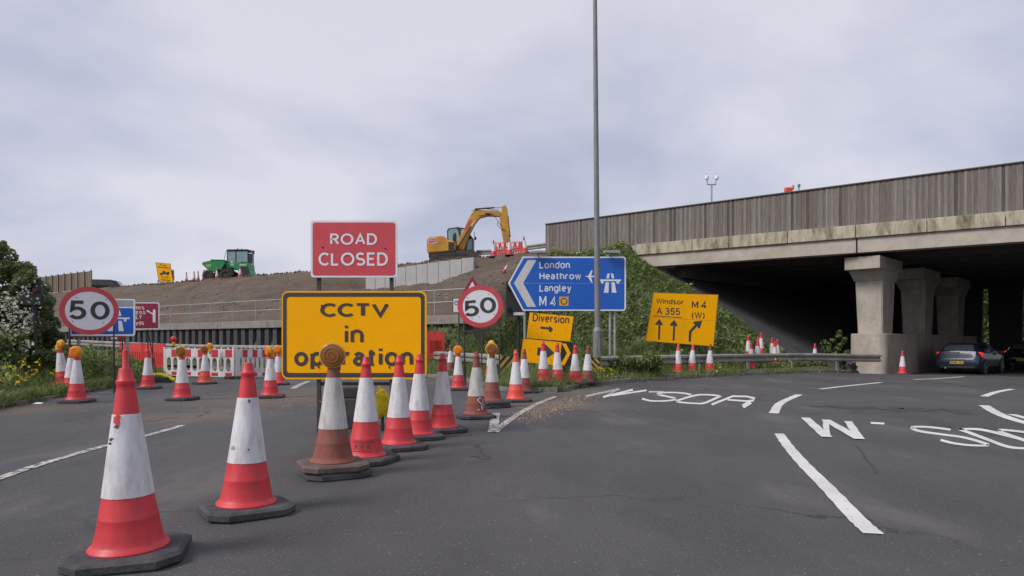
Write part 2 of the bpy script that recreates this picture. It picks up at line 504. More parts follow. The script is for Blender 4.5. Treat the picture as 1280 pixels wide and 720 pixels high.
# ------------------------------------------------------------------ road sign lettering drawn as strokes
def _arc(cx, cy, rx, ry, a0, a1, n=None):
    n = n or max(5, int(abs(a1 - a0) / 15))
    return [(cx + rx * math.cos(R(a0 + (a1 - a0) * i / n)), cy + ry * math.sin(R(a0 + (a1 - a0) * i / n))) for i in range(n + 1)]
def _ell(cx, cy, rx, ry):
    return _arc(cx, cy, rx, ry, 90, 450, 28)
GLY = {
    'A': [[(0, 0), (.38, 1), (.76, 0)], [(.16, .33), (.60, .33)]],
    'C': [_arc(.43, .5, .43, .5, 46, 314)],
    'D': [[(.3, 0), (0, 0), (0, 1), (.3, 1)] + _arc(.3, .5, .42, .5, 80, -80) + [(.3, 0)]],
    'E': [[(.55, 1), (0, 1), (0, 0), (.55, 0)], [(0, .52), (.48, .52)]],
    'F': [[(.55, 1), (0, 1), (0, 0)], [(0, .52), (.46, .52)]],
    'H': [[(0, 0), (0, 1)], [(.66, 0), (.66, 1)], [(0, .52), (.66, .52)]],
    'I': [[(0, 0), (0, 1)]],
    'K': [[(0, 0), (0, 1)], [(.6, 1), (.02, .40)], [(.2, .6), (.64, 0)]],
    'L': [[(0, 1), (0, 0), (.52, 0)]],
    'M': [[(0, 0), (0, 1)], [(0, 1), (.42, .25), (.84, 1)], [(.84, 1), (.84, 0)]],
    'N': [[(0, 0), (0, 1)], [(0, 1), (.66, 0)], [(.66, 0), (.66, 1)]],
    'O': [_ell(.48, .5, .48, .5)],
    'R': [[(0, 0), (0, 1), (.33, 1)] + _arc(.33, .75, .26, .25, 80, -80) + [(.33, .5), (0, .5)], [(.32, .5), (.63, 0)]],
    'S': [_arc(.32, .745, .29, .255, 35, 270) + _arc(.32, .245, .31, .245, 80, -145)],
    'T': [[(0, 1), (.7, 1)], [(.35, 1), (.35, 0)]],
    'V': [[(0, 1), (.38, 0), (.76, 1)]],
    'W': [[(0, 1), (.27, 0), (.54, 1), (.81, 0), (1.08, 1)]],
    'Y': [[(0, 1), (.35, .48), (.7, 1)], [(.35, .48), (.35, 0)]],
    'a': [[(.04, .60)] + _arc(.27, .46, .23, .26, 120, 0) + [(.5, 0)], _ell(.25, .21, .23, .21)],
    'c': [_arc(.3, .36, .3, .36, 45, 315)],
    'd': [_ell(.29, .36, .29, .36), [(.58, 0), (.58, 1)]],
    'e': [[(.02, .38), (.55, .38)], _arc(.28, .36, .28, .36, 3, 308)],
    'g': [_ell(.29, .36, .29, .36), [(.58, .72), (.58, 0)] + _arc(.3, -.06, .28, .24, 0, -150)],
    'h': [[(0, 0), (0, 1)], _arc(.26, .44, .26, .28, 175, 0) + [(.52, 0)]],
    'i': [[(0, 0), (0, .72)], [(0, .90), (0, 1.06)]],
    'l': [[(0, 1), (0, .15)] + _arc(.14, .15, .14, .15, 180, 270)],
    'n': [[(0, 0), (0, .72)], _arc(.26, .44, .26, .28, 175, 0) + [(.52, 0)]],
    'o': [_ell(.31, .36, .31, .36)],
    'p': [[(0, .72), (0, -.3)], _ell(.29, .36, .29, .36)],
    'r': [[(0, 0), (0, .72)], _arc(.25, .44, .25, .28, 175, 65)],
    's': [_arc(.23, .53, .21, .19, 35, 270) + _arc(.23, .17, .22, .17, 80, -145)],
    't': [[(.14, .95), (.14, .15)] + _arc(.28, .15, .14, .15, 190, 280), [(0, .72), (.36, .72)]],
    'u': [[(.52, .72), (.52, 0)], [(0, .72)] + _arc(.26, .28, .26, .28, 180, 355)],
    'v': [[(0, .72), (.25, 0), (.5, .72)]],
    'w': [[(0, .72), (.2, 0), (.4, .72), (.6, 0), (.8, .72)]],
    'y': [[(0, .72), (.26, .02)], [(.52, .72), (.22, -.14), (.12, -.27), (-.03, -.29)]],
    '0': [_ell(.34, .5, .34, .5)],
    '3': [_arc(.28, .755, .24, .245, 150, -80) + _arc(.28, .25, .29, .26, 80, -150)],
    '4': [[(.5, 0), (.5, 1), (0, .28), (.7, .28)]],
    '5': [[(.55, 1), (.10, 1), (.05, .52)] + _arc(.27, .31, .30, .31, 125, -150)],
    '(': [_arc(.5, .4, .42, .66, 130, 230)],
    ')': [_arc(-.2, .4, .42, .66, 50, -50)],
    ' ': [],
}
def stroke_ribbon(pts, w):
    closed = math.hypot(pts[0][0] - pts[-1][0], pts[0][1] - pts[-1][1]) < 1e-6
    if closed: pts = pts[:-1]
    n = len(pts); vs = []; fs = []
    for i in range(n):
        p = Vector(pts[i])
        a = Vector(pts[(i - 1) % n]) if (closed or i > 0) else None
        b = Vector(pts[(i + 1) % n]) if (closed or i < n - 1) else None
        d1 = (p - a).normalized() if a is not None else None
        d2 = (b - p).normalized() if b is not None else None
        if d1 is None: d1 = d2
        if d2 is None: d2 = d1
        nn = Vector((-(d1 + d2).y, (d1 + d2).x))
        nn = nn.normalized() if nn.length > 1e-6 else Vector((-d1.y, d1.x))
        k = min(2.2, 1.0 / max(.35, nn.dot(Vector((-d1.y, d1.x)))))
        vs += [tuple(p + nn * w / 2 * k), tuple(p - nn * w / 2 * k)]
    m_ = n if closed else n - 1
    for i in range(m_):
        j = (i + 1) % n
        fs.append((2 * i, 2 * i + 1, 2 * j + 1, 2 * j))
    return vs, fs
_txt = {}
def text_mesh(body, bold):
    key = (body, bold)
    if key not in _txt:
        w = 0.135 + bold * 3.2
        V = []; Fc = []; x = 0.0; lay = 0
        for ch in body:
            if ch == ' ':
                x += 0.30; continue
            g = GLY[ch]
            xs_ = [p[0] for st_ in g for p in st_]
            x0 = min(xs_); x1 = max(xs_)
            for st_ in g:
                vs, fs = stroke_ribbon([(p[0] - x0 + x, p[1]) for p in st_], w)
                o = len(V)
                V += [Vector((a, b, 0.0004 * (lay % 4))) for a, b in vs]
                Fc += [tuple(i + o for i in f) for f in fs]
                lay += 1
            x += (x1 - x0) + w + (0.03 if body == 'CCTV' else 0.30 if body == 'KIER' else 0.13)
        _txt[key] = (V, Fc)
    return _txt[key]

# ------------------------------------------------------------------ ground, carriageway and markings
def asphalt(name, base, seed=0.0, stains=()):
    m = bpy.data.materials.new(name); m.use_nodes = True
    nt = m.node_tree; b = nt.nodes['Principled BSDF']
    ge = nd(nt, 'ShaderNodeNewGeometry')
    def noise(scale, detail=6, rough=0.6, stretch=None):
        n = nd(nt, 'ShaderNodeTexNoise'); n.inputs['Scale'].default_value = scale
        n.inputs['Detail'].default_value = detail; n.inputs['Roughness'].default_value = rough
        if stretch:
            mp = nd(nt, 'ShaderNodeMapping'); mp.inputs['Scale'].default_value = stretch
            nt.links.new(ge.outputs['Position'], mp.inputs[0]); nt.links.new(mp.outputs[0], n.inputs['Vector'])
        else:
            nt.links.new(ge.outputs['Position'], n.inputs['Vector'])
        return n
    def mixc(fac, a, bcol, blend='MIX'):
        mi = nd(nt, 'ShaderNodeMix', data_type='RGBA'); mi.blend_type = blend
        if isinstance(fac, float): mi.inputs['Factor'].default_value = fac
        else: nt.links.new(fac, mi.inputs['Factor'])
        for s_, v in (('A', a), ('B', bcol)):
            if isinstance(v, tuple): mi.inputs[s_].default_value = (*v, 1)
            else: nt.links.new(v, mi.inputs[s_])
        return mi.outputs['Result']
    def ramp(src, p0, p1, v0=0.0, v1=1.0):
        r = nd(nt, 'ShaderNodeMapRange'); r.clamp = True
        r.inputs['From Min'].default_value = p0; r.inputs['From Max'].default_value = p1
        r.inputs['To Min'].default_value = v0; r.inputs['To Max'].default_value = v1
        nt.links.new(src, r.inputs['Value'])
        return r.outputs[0]
    fine = noise(120, 4, 0.75)
    big = noise(0.35, 7, 0.65)
    mid = noise(2.2, 6, 0.7)
    c = mixc(ramp(big.outputs['Fac'], 0.35, 0.68), tuple(v * 0.80 for v in base), tuple(v * 1.26 for v in base))
    c = mixc(ramp(mid.outputs['Fac'], 0.5, 0.75, 0, 0.45), c, (base[0] * 1.35, base[1] * 1.28, base[2] * 1.2))
    c = mixc(ramp(fine.outputs['Fac'], 0.42, 0.56, 0.0, 0.72), c, tuple(v * 0.5 for v in base))
    pat = noise(0.9, 5, 0.6, (1.0, 0.35, 1.0))
    c = mixc(ramp(pat.outputs['Fac'], 0.40, 0.48, 0.38, 0.0), c, tuple(v * 0.55 for v in base))
    c = mixc(ramp(pat.outputs['Fac'], 0.55, 0.66, 0.0, 0.42), c, (base[0] * 1.7, base[1] * 1.62, base[2] * 1.5))
    oil = noise(3.1, 3, 0.5)
    c = mixc(ramp(oil.outputs['Fac'], 0.66, 0.74, 0.0, 0.5), c, tuple(v * 0.5 for v in base))
    grit = noise(60, 2, 0.5)
    c = mixc(ramp(grit.outputs['Fac'], 0.66, 0.72, 0, 0.7), c, (0.36, 0.33, 0.29))
    # dust and mud washed out along the closed lane
    for (sx, sy, rad, amt) in stains:
        vm = nd(nt, 'ShaderNodeVectorMath', operation='DISTANCE')
        nt.links.new(ge.outputs['Position'], vm.inputs[0]); vm.inputs[1].default_value = (sx, sy, 0)
        ad = nd(nt, 'ShaderNodeMath', operation='MULTIPLY_ADD')
        nt.links.new(mid.outputs['Fac'], ad.inputs[0]); ad.inputs[1].default_value = -rad * 1.4
        nt.links.new(vm.outputs['Value'], ad.inputs[2])
        f = ramp(ad.outputs[0], rad * 0.35, -rad * 0.55, 0, amt)
        c = mixc(f, c, (0.155, 0.118, 0.085))
    # fine cracks
    vo = nd(nt, 'ShaderNodeTexVoronoi'); vo.feature = 'DISTANCE_TO_EDGE'; vo.inputs['Scale'].default_value = 0.33
    wv = noise(1.5, 5, 0.6)
    av = nd(nt, 'ShaderNodeVectorMath', operation='ADD')
    sv = nd(nt, 'ShaderNodeVectorMath', operation='SCALE'); sv.inputs['Scale'].default_value = 1.1
    nt.links.new(wv.outputs['Color'], sv.inputs[0])
    nt.links.new(ge.outputs['Position'], av.inputs[0]); nt.links.new(sv.outputs[0], av.inputs[1])
    nt.links.new(av.outputs[0], vo.inputs['Vector'])
    gate = noise(0.25, 3, 0.5)
    mm = nd(nt, 'ShaderNodeMath', operation='MULTIPLY')
    nt.links.new(ramp(vo.outputs['Distance'], 0.004, 0.009, 0.8, 0.0), mm.inputs[0])
    nt.links.new(ramp(gate.outputs['Fac'], 0.5, 0.58), mm.inputs[1])
    c = mixc(mm.outputs[0], c, (0.022, 0.02, 0.02))
    nt.links.new(c, b.inputs['Base Color'])
    nt.links.new(ramp(big.outputs['Fac'], 0.3, 0.7, 0.72, 0.92), b.inputs['Roughness'])
    b.inputs['Specular IOR Level'].default_value = 0.35
    bp = nd(nt, 'ShaderNodeBump'); bp.inputs['Strength'].default_value = 0.45; bp.inputs['Distance'].default_value = 0.006
    nt.links.new(fine.outputs['Fac'], bp.inputs['Height']); nt.links.new(bp.outputs[0], b.inputs['Normal'])
    return m

def paintmat(name, base, wear):
    m = bpy.data.materials.new(name); m.use_nodes = True
    nt = m.node_tree; b = nt.nodes['Principled BSDF']
    ge = nd(nt, 'ShaderNodeNewGeometry')
    n = nd(nt, 'ShaderNodeTexNoise'); n.inputs['Scale'].default_value = 14; n.inputs['Detail'].default_value = 9; n.inputs['Roughness'].default_value = 0.75
    nt.links.new(ge.outputs['Position'], n.inputs['Vector'])
    r = nd(nt, 'ShaderNodeValToRGB')
    r.color_ramp.elements[0].position = wear - 0.03; r.color_ramp.elements[0].color = (0.085, 0.08, 0.078, 1)
    r.color_ramp.elements[1].position = wear + 0.05; r.color_ramp.elements[1].color = (*base, 1)
    nt.links.new(n.outputs['Fac'], r.inputs[0])
    n2 = nd(nt, 'ShaderNodeTexNoise'); n2.inputs['Scale'].default_value = 1.6; n2.inputs['Detail'].default_value = 6
    nt.links.new(ge.outputs['Position'], n2.inputs['Vector'])
    mi = nd(nt, 'ShaderNodeMix', data_type='RGBA'); mi.blend_type = 'MULTIPLY'; mi.inputs['Factor'].default_value = 0.5
    nt.links.new(r.outputs[0], mi.inputs['A']); nt.links.new(n2.outputs['Fac'], mi.inputs['B'])
    nt.links.new(mi.outputs['Result'], b.inputs['Base Color'])
    b.inputs['Roughness'].default_value = 0.75
    return m
PAINT = paintmat('worn white road paint', (0.82, 0.80, 0.78), 0.36)
PAINT_W = paintmat('heavily worn road paint', (0.70, 0.66, 0.60), 0.47)

g1 = G(690, 506); g2 = G(700, 488); g3 = G(240, 520); g4 = G(330, 500); g5 = G(30, 512)
ROADM = asphalt('road asphalt', (0.089, 0.086, 0.088), stains=[(g1[0], g1[1], 1.3, 0.85), (g2[0] + .6, g2[1] - .6, 1.5, 0.6), (g3[0], g3[1], 1.5, 0.55),
                (g4[0], g4[1], 2.2, 0.6), (g5[0], g5[1], 1.2, 0.6), (-4.2, 16.5, 2.0, 0.5)])
gs = 0.6
xs = np.arange(-66, 66.1, gs); ys = np.arange(-30, 96.1, gs)
GX, GY = np.meshgrid(xs, ys)
V = np.stack([GX.ravel(), GY.ravel(), gz(GX, GY).ravel()], 1)
nxg = len(xs); nyg = len(ys)
ii, jj = np.meshgrid(np.arange(nxg - 1), np.arange(nyg - 1))
q = (jj * nxg + ii).ravel()
Q = np.stack([q, q + 1, q + 1 + nxg, q + nxg], 1)
road = struct(put('road', rawmesh('road', V, Q, ROADM, smooth=True)))
gm = pm('far meadow', (0.07, 0.10, 0.035), 0.3, 0.05, 0.9, world_co=True)
struct(MB().add([(-2500, -2500, -0.75), (2500, -2500, -0.75), (2500, 2500, -0.75), (-2500, 2500, -0.75)], [(0, 1, 2, 3)]).build('ground', gm))

def resample(pts, step):
    out = [Vector(pts[0])]
    for a, b in zip(pts[:-1], pts[1:]):
        a = Vector(a); b = Vector(b); n = max(1, int(math.ceil((b - a).length / step)))
        out += [a + (b - a) * (i / n) for i in range(1, n + 1)]
    return out

def smooth_line(pts, n=6):
    """Catmull-Rom through the points"""
    p = [Vector(x) for x in pts]
    p = [p[0] * 2 - p[1]] + p + [p[-1] * 2 - p[-2]]
    out = []
    for i in range(1, len(p) - 2):
        for k in range(n):
            t = k / n
            a, b, c, d = p[i - 1], p[i], p[i + 1], p[i + 2]
            out.append(0.5 * ((2 * b) + (c - a) * t + (2 * a - 5 * b + 4 * c - d) * t * t + (3 * b - a - 3 * c + d) * t ** 3))
    out.append(p[-2])
    return out

def ribbon(name, pts, w, mat=None, closed=False, curve=True, w2=None, zoff=0.006):
    pts = [Vector(p) for p in pts]
    if curve and len(pts) > 2:
        pts = smooth_line(pts + ([pts[0]] if closed else []), 6)
    pts = resample([tuple(p) for p in pts], 0.4)
    mb = MB(); n = len(pts)
    vs = []
    for i, p in enumerate(pts):
        if closed:
            d = pts[(i + 1) % (n - 1)] - pts[(i - 1) % (n - 1)] if i not in (0, n - 1) else pts[1] - pts[n - 2]
        else:
            d = pts[min(i + 1, n - 1)] - pts[max(i - 1, 0)]
        d.normalize()
        ww = w if w2 is None else w + (w2 - w) * i / (n - 1)
        ww *= 1 + 0.07 * math.sin(i * 2.7)
        o = Vector((-d.y, d.x)) * ww / 2
        for s_ in (1, -1):
            q_ = p + o * s_
            vs.append((q_.x, q_.y, float(gz(q_.x, q_.y)) + zoff))
    mb.add(vs, [(2 * i, 2 * i + 1, 2 * i + 3, 2 * i + 2) for i in range(n - 1)])
    return mb.build(name, mat or PAINT, road)

def RB(name, px, w, **kw):
    return ribbon(name, [G(*p) for p in px], w, **kw)

RB('lane_line', [(1092, 668), (1070, 648), (1034, 610), (1004, 580), (985, 558), (974, 542.5)], 0.115)
RB('lane_line', [(967, 517), (976, 504), (999, 493.5)], 0.15)
RB('lane_line', [(1025, 486.6), (1060, 482.5), (1102, 478.2)], 0.13)
RB('lane_line', [(1142, 474.6), (1175, 473.2), (1205, 471)], 0.13)
RB('lane_line', [(1230, 495.8), (1245, 490.5), (1265, 486.6)], 0.15)
RB('lane_line', [(1230, 507), (1243, 515), (1262, 523), (1300, 534)], 0.16)
RB('lane_line', [(1264, 518), (1300, 528)], 0.12, curve=False)
RB('lane_line', [(618, 541), (624, 535), (648, 518), (672, 505), (694, 496)], 0.11, mat=PAINT_W)
RB('lane_line', [(616, 541), (620, 517)], 0.13, mat=PAINT_W, curve=False, zoff=0.010)
RB('edge_line', [(-60, 620), (0, 598), (60, 578), (130, 558), (190, 543), (228, 532)], 0.10, mat=PAINT_W)
RB('edge_line', [(366, 486), (374, 481.5), (386, 476.5)], 0.16, mat=PAINT_W)
RB('edge_line', [(420, 473), (470, 464)], 0.16, mat=PAINT_W, curve=False)
def zq(pts, ox, oy, k):
    return [(ox + x / k, oy + y / k) for x, y in pts]
A1 = (860, 420, 3.048)
w_near = zq([(447, 314), (530, 388), (524, 322), (655, 396), (610, 328)], *A1)
for a, b, ww in zip(w_near[:-1], w_near[1:], (0.125, 0.075, 0.125, 0.10)):
    RB('road_lettering', [a, b], ww, curve=False, zoff=0.006 + 0.0005 * len(road.children))
def letter(px, w, closed=False, curve=True, mat=None, zoff=0.006):
    """one stroke of a letter, traced along its centre line and laid on the carriageway"""
    pts = [Vector(p) for p in px]
    if curve and len(pts) > 2:
        pts = smooth_line(pts + ([pts[0]] if closed else []), 5)
    if closed: pts = pts[:-1]
    n = len(pts); vs = []
    for i, p in enumerate(pts):
        d = (pts[(i + 1) % n] - pts[(i - 1) % n]) if closed else (pts[min(i + 1, n - 1)] - pts[max(i - 1, 0)])
        d.normalize()
        ww = w * (1 + 1.3 * abs(d.y))
        for sg in (1, -1):
            a, b = G(p.x - d.y * ww / 2 * sg, p.y + d.x * ww / 2 * sg)
            vs.append((a, b, float(gz(a, b)) + zoff))
    m_ = n if closed else n - 1
    MB().add(vs, [(2 * i, 2 * i + 1, 2 * ((i + 1) % n) + 1, 2 * ((i + 1) % n)) for i in range(m_)]).build('road_lettering', mat or PAINT, road)
A3 = (975, 500, 4.197)
letter(zq([(476, 122), (548, 126)], *A3), 2.2, curve=False)
letter(zq([(895, 158), (800, 146), (725, 142), (692, 148), (735, 166), (850, 183), (960, 198), (1050, 222), (1092, 240), (1000, 240), (910, 229), (842, 212)], *A3), 2.2)
letter(zq([(940, 154), (1050, 157), (1180, 186), (1290, 218), (1335, 250), (1275, 256), (1190, 246), (1080, 206)], *A3), 2.4, closed=True)
letter(zq([(1480, 300), (1330, 232), (1145, 164), (1260, 169), (1360, 188), (1400, 206)], *A3), 2.3, zoff=0.009)
A2 = (720, 465, 5.333)
for i, (pts, ww) in enumerate([([(65, 163), (290, 115)], 1.9), ([(285, 118), (180, 168)], .8), ([(180, 170), (380, 120)], 1.8), ([(240, 160), (470, 125)], 1.7)]):
    letter(zq(pts, *A2), ww, curve=False, mat=PAINT_W if i < 2 else PAINT, zoff=0.006 + 0.0015 * i)
letter(zq([(485, 134), (585, 134)], *A2), 1.3, curve=False)
letter(zq([(768, 153), (715, 143), (640, 138), (570, 141), (548, 151), (600, 163), (655, 176), (648, 188), (580, 195), (500, 194), (440, 180)], *A2), 1.7)
letter(zq([(965, 161), (890, 154), (820, 154), (740, 172), (672, 197), (720, 206), (790, 211), (858, 208)], *A2), 1.7, closed=True)
letter(zq([(905, 219), (1045, 163), (1140, 165), (1192, 178), (1180, 192), (1140, 196), (1010, 187)], *A2), 1.8, curve=False)
letter(zq([(1165, 203), (1112, 234)], *A2), 3.2, curve=False, zoff=0.009)

# old tar bands left where earlier lettering was burnt off
TAR = paintmat('burnt off marking scars', (0.04, 0.038, 0.04), 0.46)
for i, pts in enumerate(([(1012, 508), (1030, 509)], [(1034, 507), (1052, 510)], [(1062, 511), (1085, 508.5)], [(1092, 510), (1110, 513)], [(1118, 509), (1128, 515)], [(1132, 512), (1146, 510)], [(1152, 514), (1178, 511)], [(1184, 512), (1206, 518)])):
    RB('tar_scar', pts, 0.16 + .05 * (i % 3), mat=TAR, zoff=0.004, curve=False)
RB('crack_seal', [(1070, 557), (1078, 566), (1082, 574), (1092, 584), (1095, 592)], 0.022, mat=TAR, zoff=0.004)

# ------------------------------------------------------------------ unpaved ground
def nearest(line, x, y):
    bd = np.full(x.shape, 1e9); bx = x.copy(); by = y.copy()
    for (x0, y0), (x1, y1) in zip(line[:-1], line[1:]):
        vx, vy = x1 - x0, y1 - y0
        t = np.clip(((x - x0) * vx + (y - y0) * vy) / (vx * vx + vy * vy), 0, 1)
        px_, py_ = x0 + t * vx, y0 + t * vy
        d = np.hypot(x - px_, y - py_)
        m_ = d < bd
        bd = np.where(m_, d, bd); bx = np.where(m_, px_, bx); by = np.where(m_, py_, by)
    return bd, bx, by

gs = 0.36
xs = np.arange(-78, 48, gs); ys = np.arange(-12, 104, gs)
GX, GY = np.meshgrid(xs, ys)
x = GX.ravel().copy(); y = GY.ravel().copy()
dr, rx_, ry_ = nearest(KR, x, y)
dl, lx_, ly_ = nearest(KL, x, y)
snapr = dr < 0.55 * gs
snapl = (dl < 0.55 * gs) & ~snapr
x = np.where(snapr, rx_, np.where(snapl, lx_, x)); y = np.where(snapr, ry_, np.where(snapl, ly_, y))
inr = inside(PR, x, y) | snapr
inl = inside(PL, x, y) | snapl
z = np.where(snapr | snapl, gz(x, y) + 0.10, height(x, y))
s_, t_ = st(x, y)
bumps = np.array([mnoise.fractal(Vector((a * 1.4, b * 1.4, 0)), 1.0, 2.0, 4) if i and (-1 < c < 12) else 0 for a, b, i, c in zip(x, y, inr, t_)])
bare = (1 - right_w(s_, t_)) * (t_ > -0.6) * (t_ < 11.8)
z = z + bumps * 0.13 * bare
nxg = len(xs); nyg = len(ys)
ii, jj = np.meshgrid(np.arange(nxg - 1), np.arange(nyg - 1))
q = (jj * nxg + ii).ravel()
Q = np.stack([q, q + 1, q + 1 + nxg, q + nxg], 1)
allr = inr[Q].all(1); alll = inl[Q].all(1)
cs, ct = s_[Q].mean(1), t_[Q].mean(1)
cx_, cy_ = x[Q].mean(1), y[Q].mean(1)
dd = RX * (cx_ - AX) - RY * (cy_ - AY)
plate = allr & (ct < 0) & (dd < -0.9)
paving = allr & (ct < -0.2) & (dd >= -0.9) & (ct > -34)
earth = allr & (ct >= 0) & (ct < 12.0) & (right_w(cs, ct) < 0.5)
green = allr & (ct >= -0.2) & ~earth & ~plate & ~paving
V = np.stack([x, y, z], 1)
def sub(name, mask, mat):
    Qm = Q[mask]
    u, inv = np.unique(Qm, return_inverse=True)
    return struct(put(name, rawmesh(name, V[u], inv.reshape(Qm.shape), mat, smooth=True)))
EARTH = pm('bare brown earth', (0.090, 0.062, 0.042), 0.36, 0.8, 0.95, bump=0.8, bscale=7, dirt=(0.15, 0.115, 0.085), damt=0.65, dscale=0.35, world_co=True)
SOIL = pm('verge soil', (0.085, 0.078, 0.042), 0.3, 2.0, 0.95, bump=0.6, bscale=10, dirt=(0.05, 0.085, 0.025), damt=0.8, dscale=1.5, world_co=True)
CARR = pm('motorway surface', (0.13, 0.115, 0.10), 0.2, 0.6, 0.9, bump=0.4, bscale=10, dirt=(0.16, 0.125, 0.095), damt=0.8, dscale=0.4, world_co=True)
sub('earth_bank', earth, EARTH)
sub('grass_bank', green, SOIL)
sub('motorway', plate, CARR)
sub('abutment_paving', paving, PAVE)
sub('grass_verge', alll, SOIL)

# kerb stones
def kerb(line, label, i0, i1, drop=0.0):
    root = bpy.data.objects.new('kerb', None); col.objects.link(root); root['kind'] = 'structure'
    pts = resample(line[i0:i1], 0.05)
    acc = [0]
    for a, b in zip(pts[:-1], pts[1:]):
        acc.append(acc[-1] + (b - a).length)
    mb = MB().cbox((0, 0, -0.115), (0.895, 0.13, 0.45), 0.012)
    me = mb.mesh('kerb_stone'); me.materials.append(KERB)
    dcur = 0.45; k = 0
    while dcur < acc[-1] - 0.2:
        while acc[k] < dcur: k += 1
        a = pts[max(0, k - 8)]; b = pts[min(len(pts) - 1, k + 8)]
        d = (b - a).normalized()
        p = pts[k]
        o = put('kerb_stone', me, root, (p.x, p.y, float(gz(p.x, p.y)) + random.uniform(-0.012, 0.012) + drop),
                (random.uniform(-.02, .02), random.uniform(-.008, .008), math.atan2(d.y, d.x) + random.uniform(-.015, .015)), bevel=0.012)
        dcur += 0.905
    return root
kerb(KR, 'kerb', len(KR_back) - 2, len(KR_back) + len(KR_vis) + 1)
kerb(KL, 'kerb', 2, len(KL_vis) + 2, -0.035)

# ------------------------------------------------------------------ bridge
BR = math.atan2(-UY, -UX)                      # local x along the deck to the right, y away from the camera
bridge = thing('road_bridge', 'concrete motorway bridge carrying a timber fence over the roundabout', 'bridge', (AX, AY, 0), BR)
def bx_(px, t=0.0):
    return -st(*L(px, t))[0]
RIGHT = 44.0
joints = [bx_(795), bx_(866), bx_(912), bx_(985), bx_(1070), bx_(1159), bx_(1257), bx_(1370), bx_(1500), RIGHT]
for a, b in zip(joints[:-1], joints[1:]):
    m_ = MB().prism([(a + 0.012, 5.62), (b - 0.012, 5.62), (b - 0.012, 6.17), (a + 0.012, 6.17)], -0.12, 0.45)
    m_.build('parapet_string_course', CONC_ST, bridge, bevel=0.02)
jp = bx_(1071)
for a, b in ((bx_(797), jp - 0.03), (jp + 0.03, RIGHT)):
    MB().prism([(a, 4.99), (b, 4.99), (b, 5.615), (a, 5.615)], 0.0, 0.6).build('edge_beam', CONC, bridge, bevel=0.015)
MB().prism([(bx_(765), 5.2), (bx_(795) - .01, 5.2), (bx_(795) - .01, 6.14), (bx_(765), 6.14)], -0.05, 0.6).build('wing_wall', CONC, bridge)
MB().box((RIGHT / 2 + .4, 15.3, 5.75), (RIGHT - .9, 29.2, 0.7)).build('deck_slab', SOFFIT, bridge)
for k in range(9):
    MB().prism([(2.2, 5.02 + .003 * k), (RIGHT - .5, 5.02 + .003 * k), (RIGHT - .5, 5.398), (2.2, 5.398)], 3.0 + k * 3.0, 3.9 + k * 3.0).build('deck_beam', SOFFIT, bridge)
MB().prism([(0.2, 4.0), (RIGHT, 4.0), (RIGHT, 6.1), (0.2, 6.1)], 30.0, 30.4)
lr = (RX * -UX + RY * -UY, RX * NX + RY * NY)   # pier row direction in bridge coordinates
ra = math.atan2(lr[1], lr[0]) - math.pi / 2
p0 = (15.75, 29.9)
ps, pt = st(*p0)
pl = Vector((-ps, -pt, 0))
def rowloc(d, z=0.0):
    return (pl.x + lr[0] * d, pl.y + lr[1] * d, z)
PB = -0.45
pier_at = [(rowloc(d_), 1.0) for d_ in (0, 6.6, 13.4)]
for q_ in (6.0, 15.0, 24.0):
    pier_at.append(((pl.x + 16.5 + lr[0] * q_, pl.y + lr[1] * q_, 0), 1.0))
for pk, (ploc, wsc) in enumerate(pier_at):
    pier = MB()
    n_ = 2
    zb, zt_ = (1.56 if pk < 3 else -0.5), 3.86
    # tapered leaf pier with a chamfered nose
    vs = []
    for zz, hw, y0_, y1_ in ((zb, 0.50 * wsc, -0.05, 1.35), (zt_, 0.56 * wsc, -0.20, 1.5)):
        vs += [(-hw, y0_ + .05, zz), (-hw + .06, y0_, zz), (hw - .06, y0_, zz), (hw, y0_ + .05, zz), (hw, y1_, zz), (-hw, y1_, zz)]
    pier.add(vs, [(5, 4, 3, 2, 1, 0), (6, 7, 8, 9, 10, 11)] + [(i, (i + 1) % 6, (i + 1) % 6 + 6, i + 6) for i in range(6)])
    po = pier.build('pier', CONC_P, bridge, loc=ploc, rot=(0, 0, ra))
    cb = MB()
    vs = []
    for zz, hw, y0_, y1_ in ((3.862, 0.58 * wsc, -0.24, 1.6), (4.30, 0.66 * wsc, -0.72, 1.9)):
        vs += [(-hw, y0_, zz), (hw, y0_, zz), (hw, y1_, zz), (-hw, y1_, zz)]
    cb.add(vs, [(3, 2, 1, 0), (4, 5, 6, 7)] + [(i, (i + 1) % 4, (i + 1) % 4 + 4, i + 4) for i in range(4)])
    cb.build('corbel', CONC_P, po)
    MB().box((0, 0.52, 4.575), (1.42, 3.16, 0.54)).build('pier_head', CONC_P, po, bevel=0.02)
    for sx in (-.35, .35):
        MB().box((sx, 0.6, 4.90), (0.4, 0.5, 0.11)).build('bearing', CABD, po)
# leaf piers near the far edge of the deck, darkened in colour as silhouettes
for (pa_, pb_) in ((1100, 1128), (1136, 1189.5), (1199, 1227), (1235.5, 1277.5), (1286, 1330), (1340, 1390)):
    a_, b_ = L((pa_ + pb_) / 2, -25.5); s__, t__ = st(a_, b_)
    kk = ((pa_ + pb_) / 2 - CX) / F
    ppm = F * (0.7071 + kk * 0.7071) / b_
    hw0 = (pb_ - pa_) / 2 / ppm - .06; hw1 = hw0 + 2.3 / ppm
    vs = []
    for zz, hw in ((-.6, hw0), (5.36, hw1)):
        vs += [(-hw, 0, zz), (hw, 0, zz), (hw, .45, zz), (-hw, .45, zz)]
    MB().add(vs, [(3, 2, 1, 0), (4, 5, 6, 7)] + [(i, (i + 1) % 4, (i + 1) % 4 + 4, i + 4) for i in range(4)]).build('leaf_pier', SOFFIT, bridge, loc=(-s__, -t__, 0), rot=(0, 0, ra))
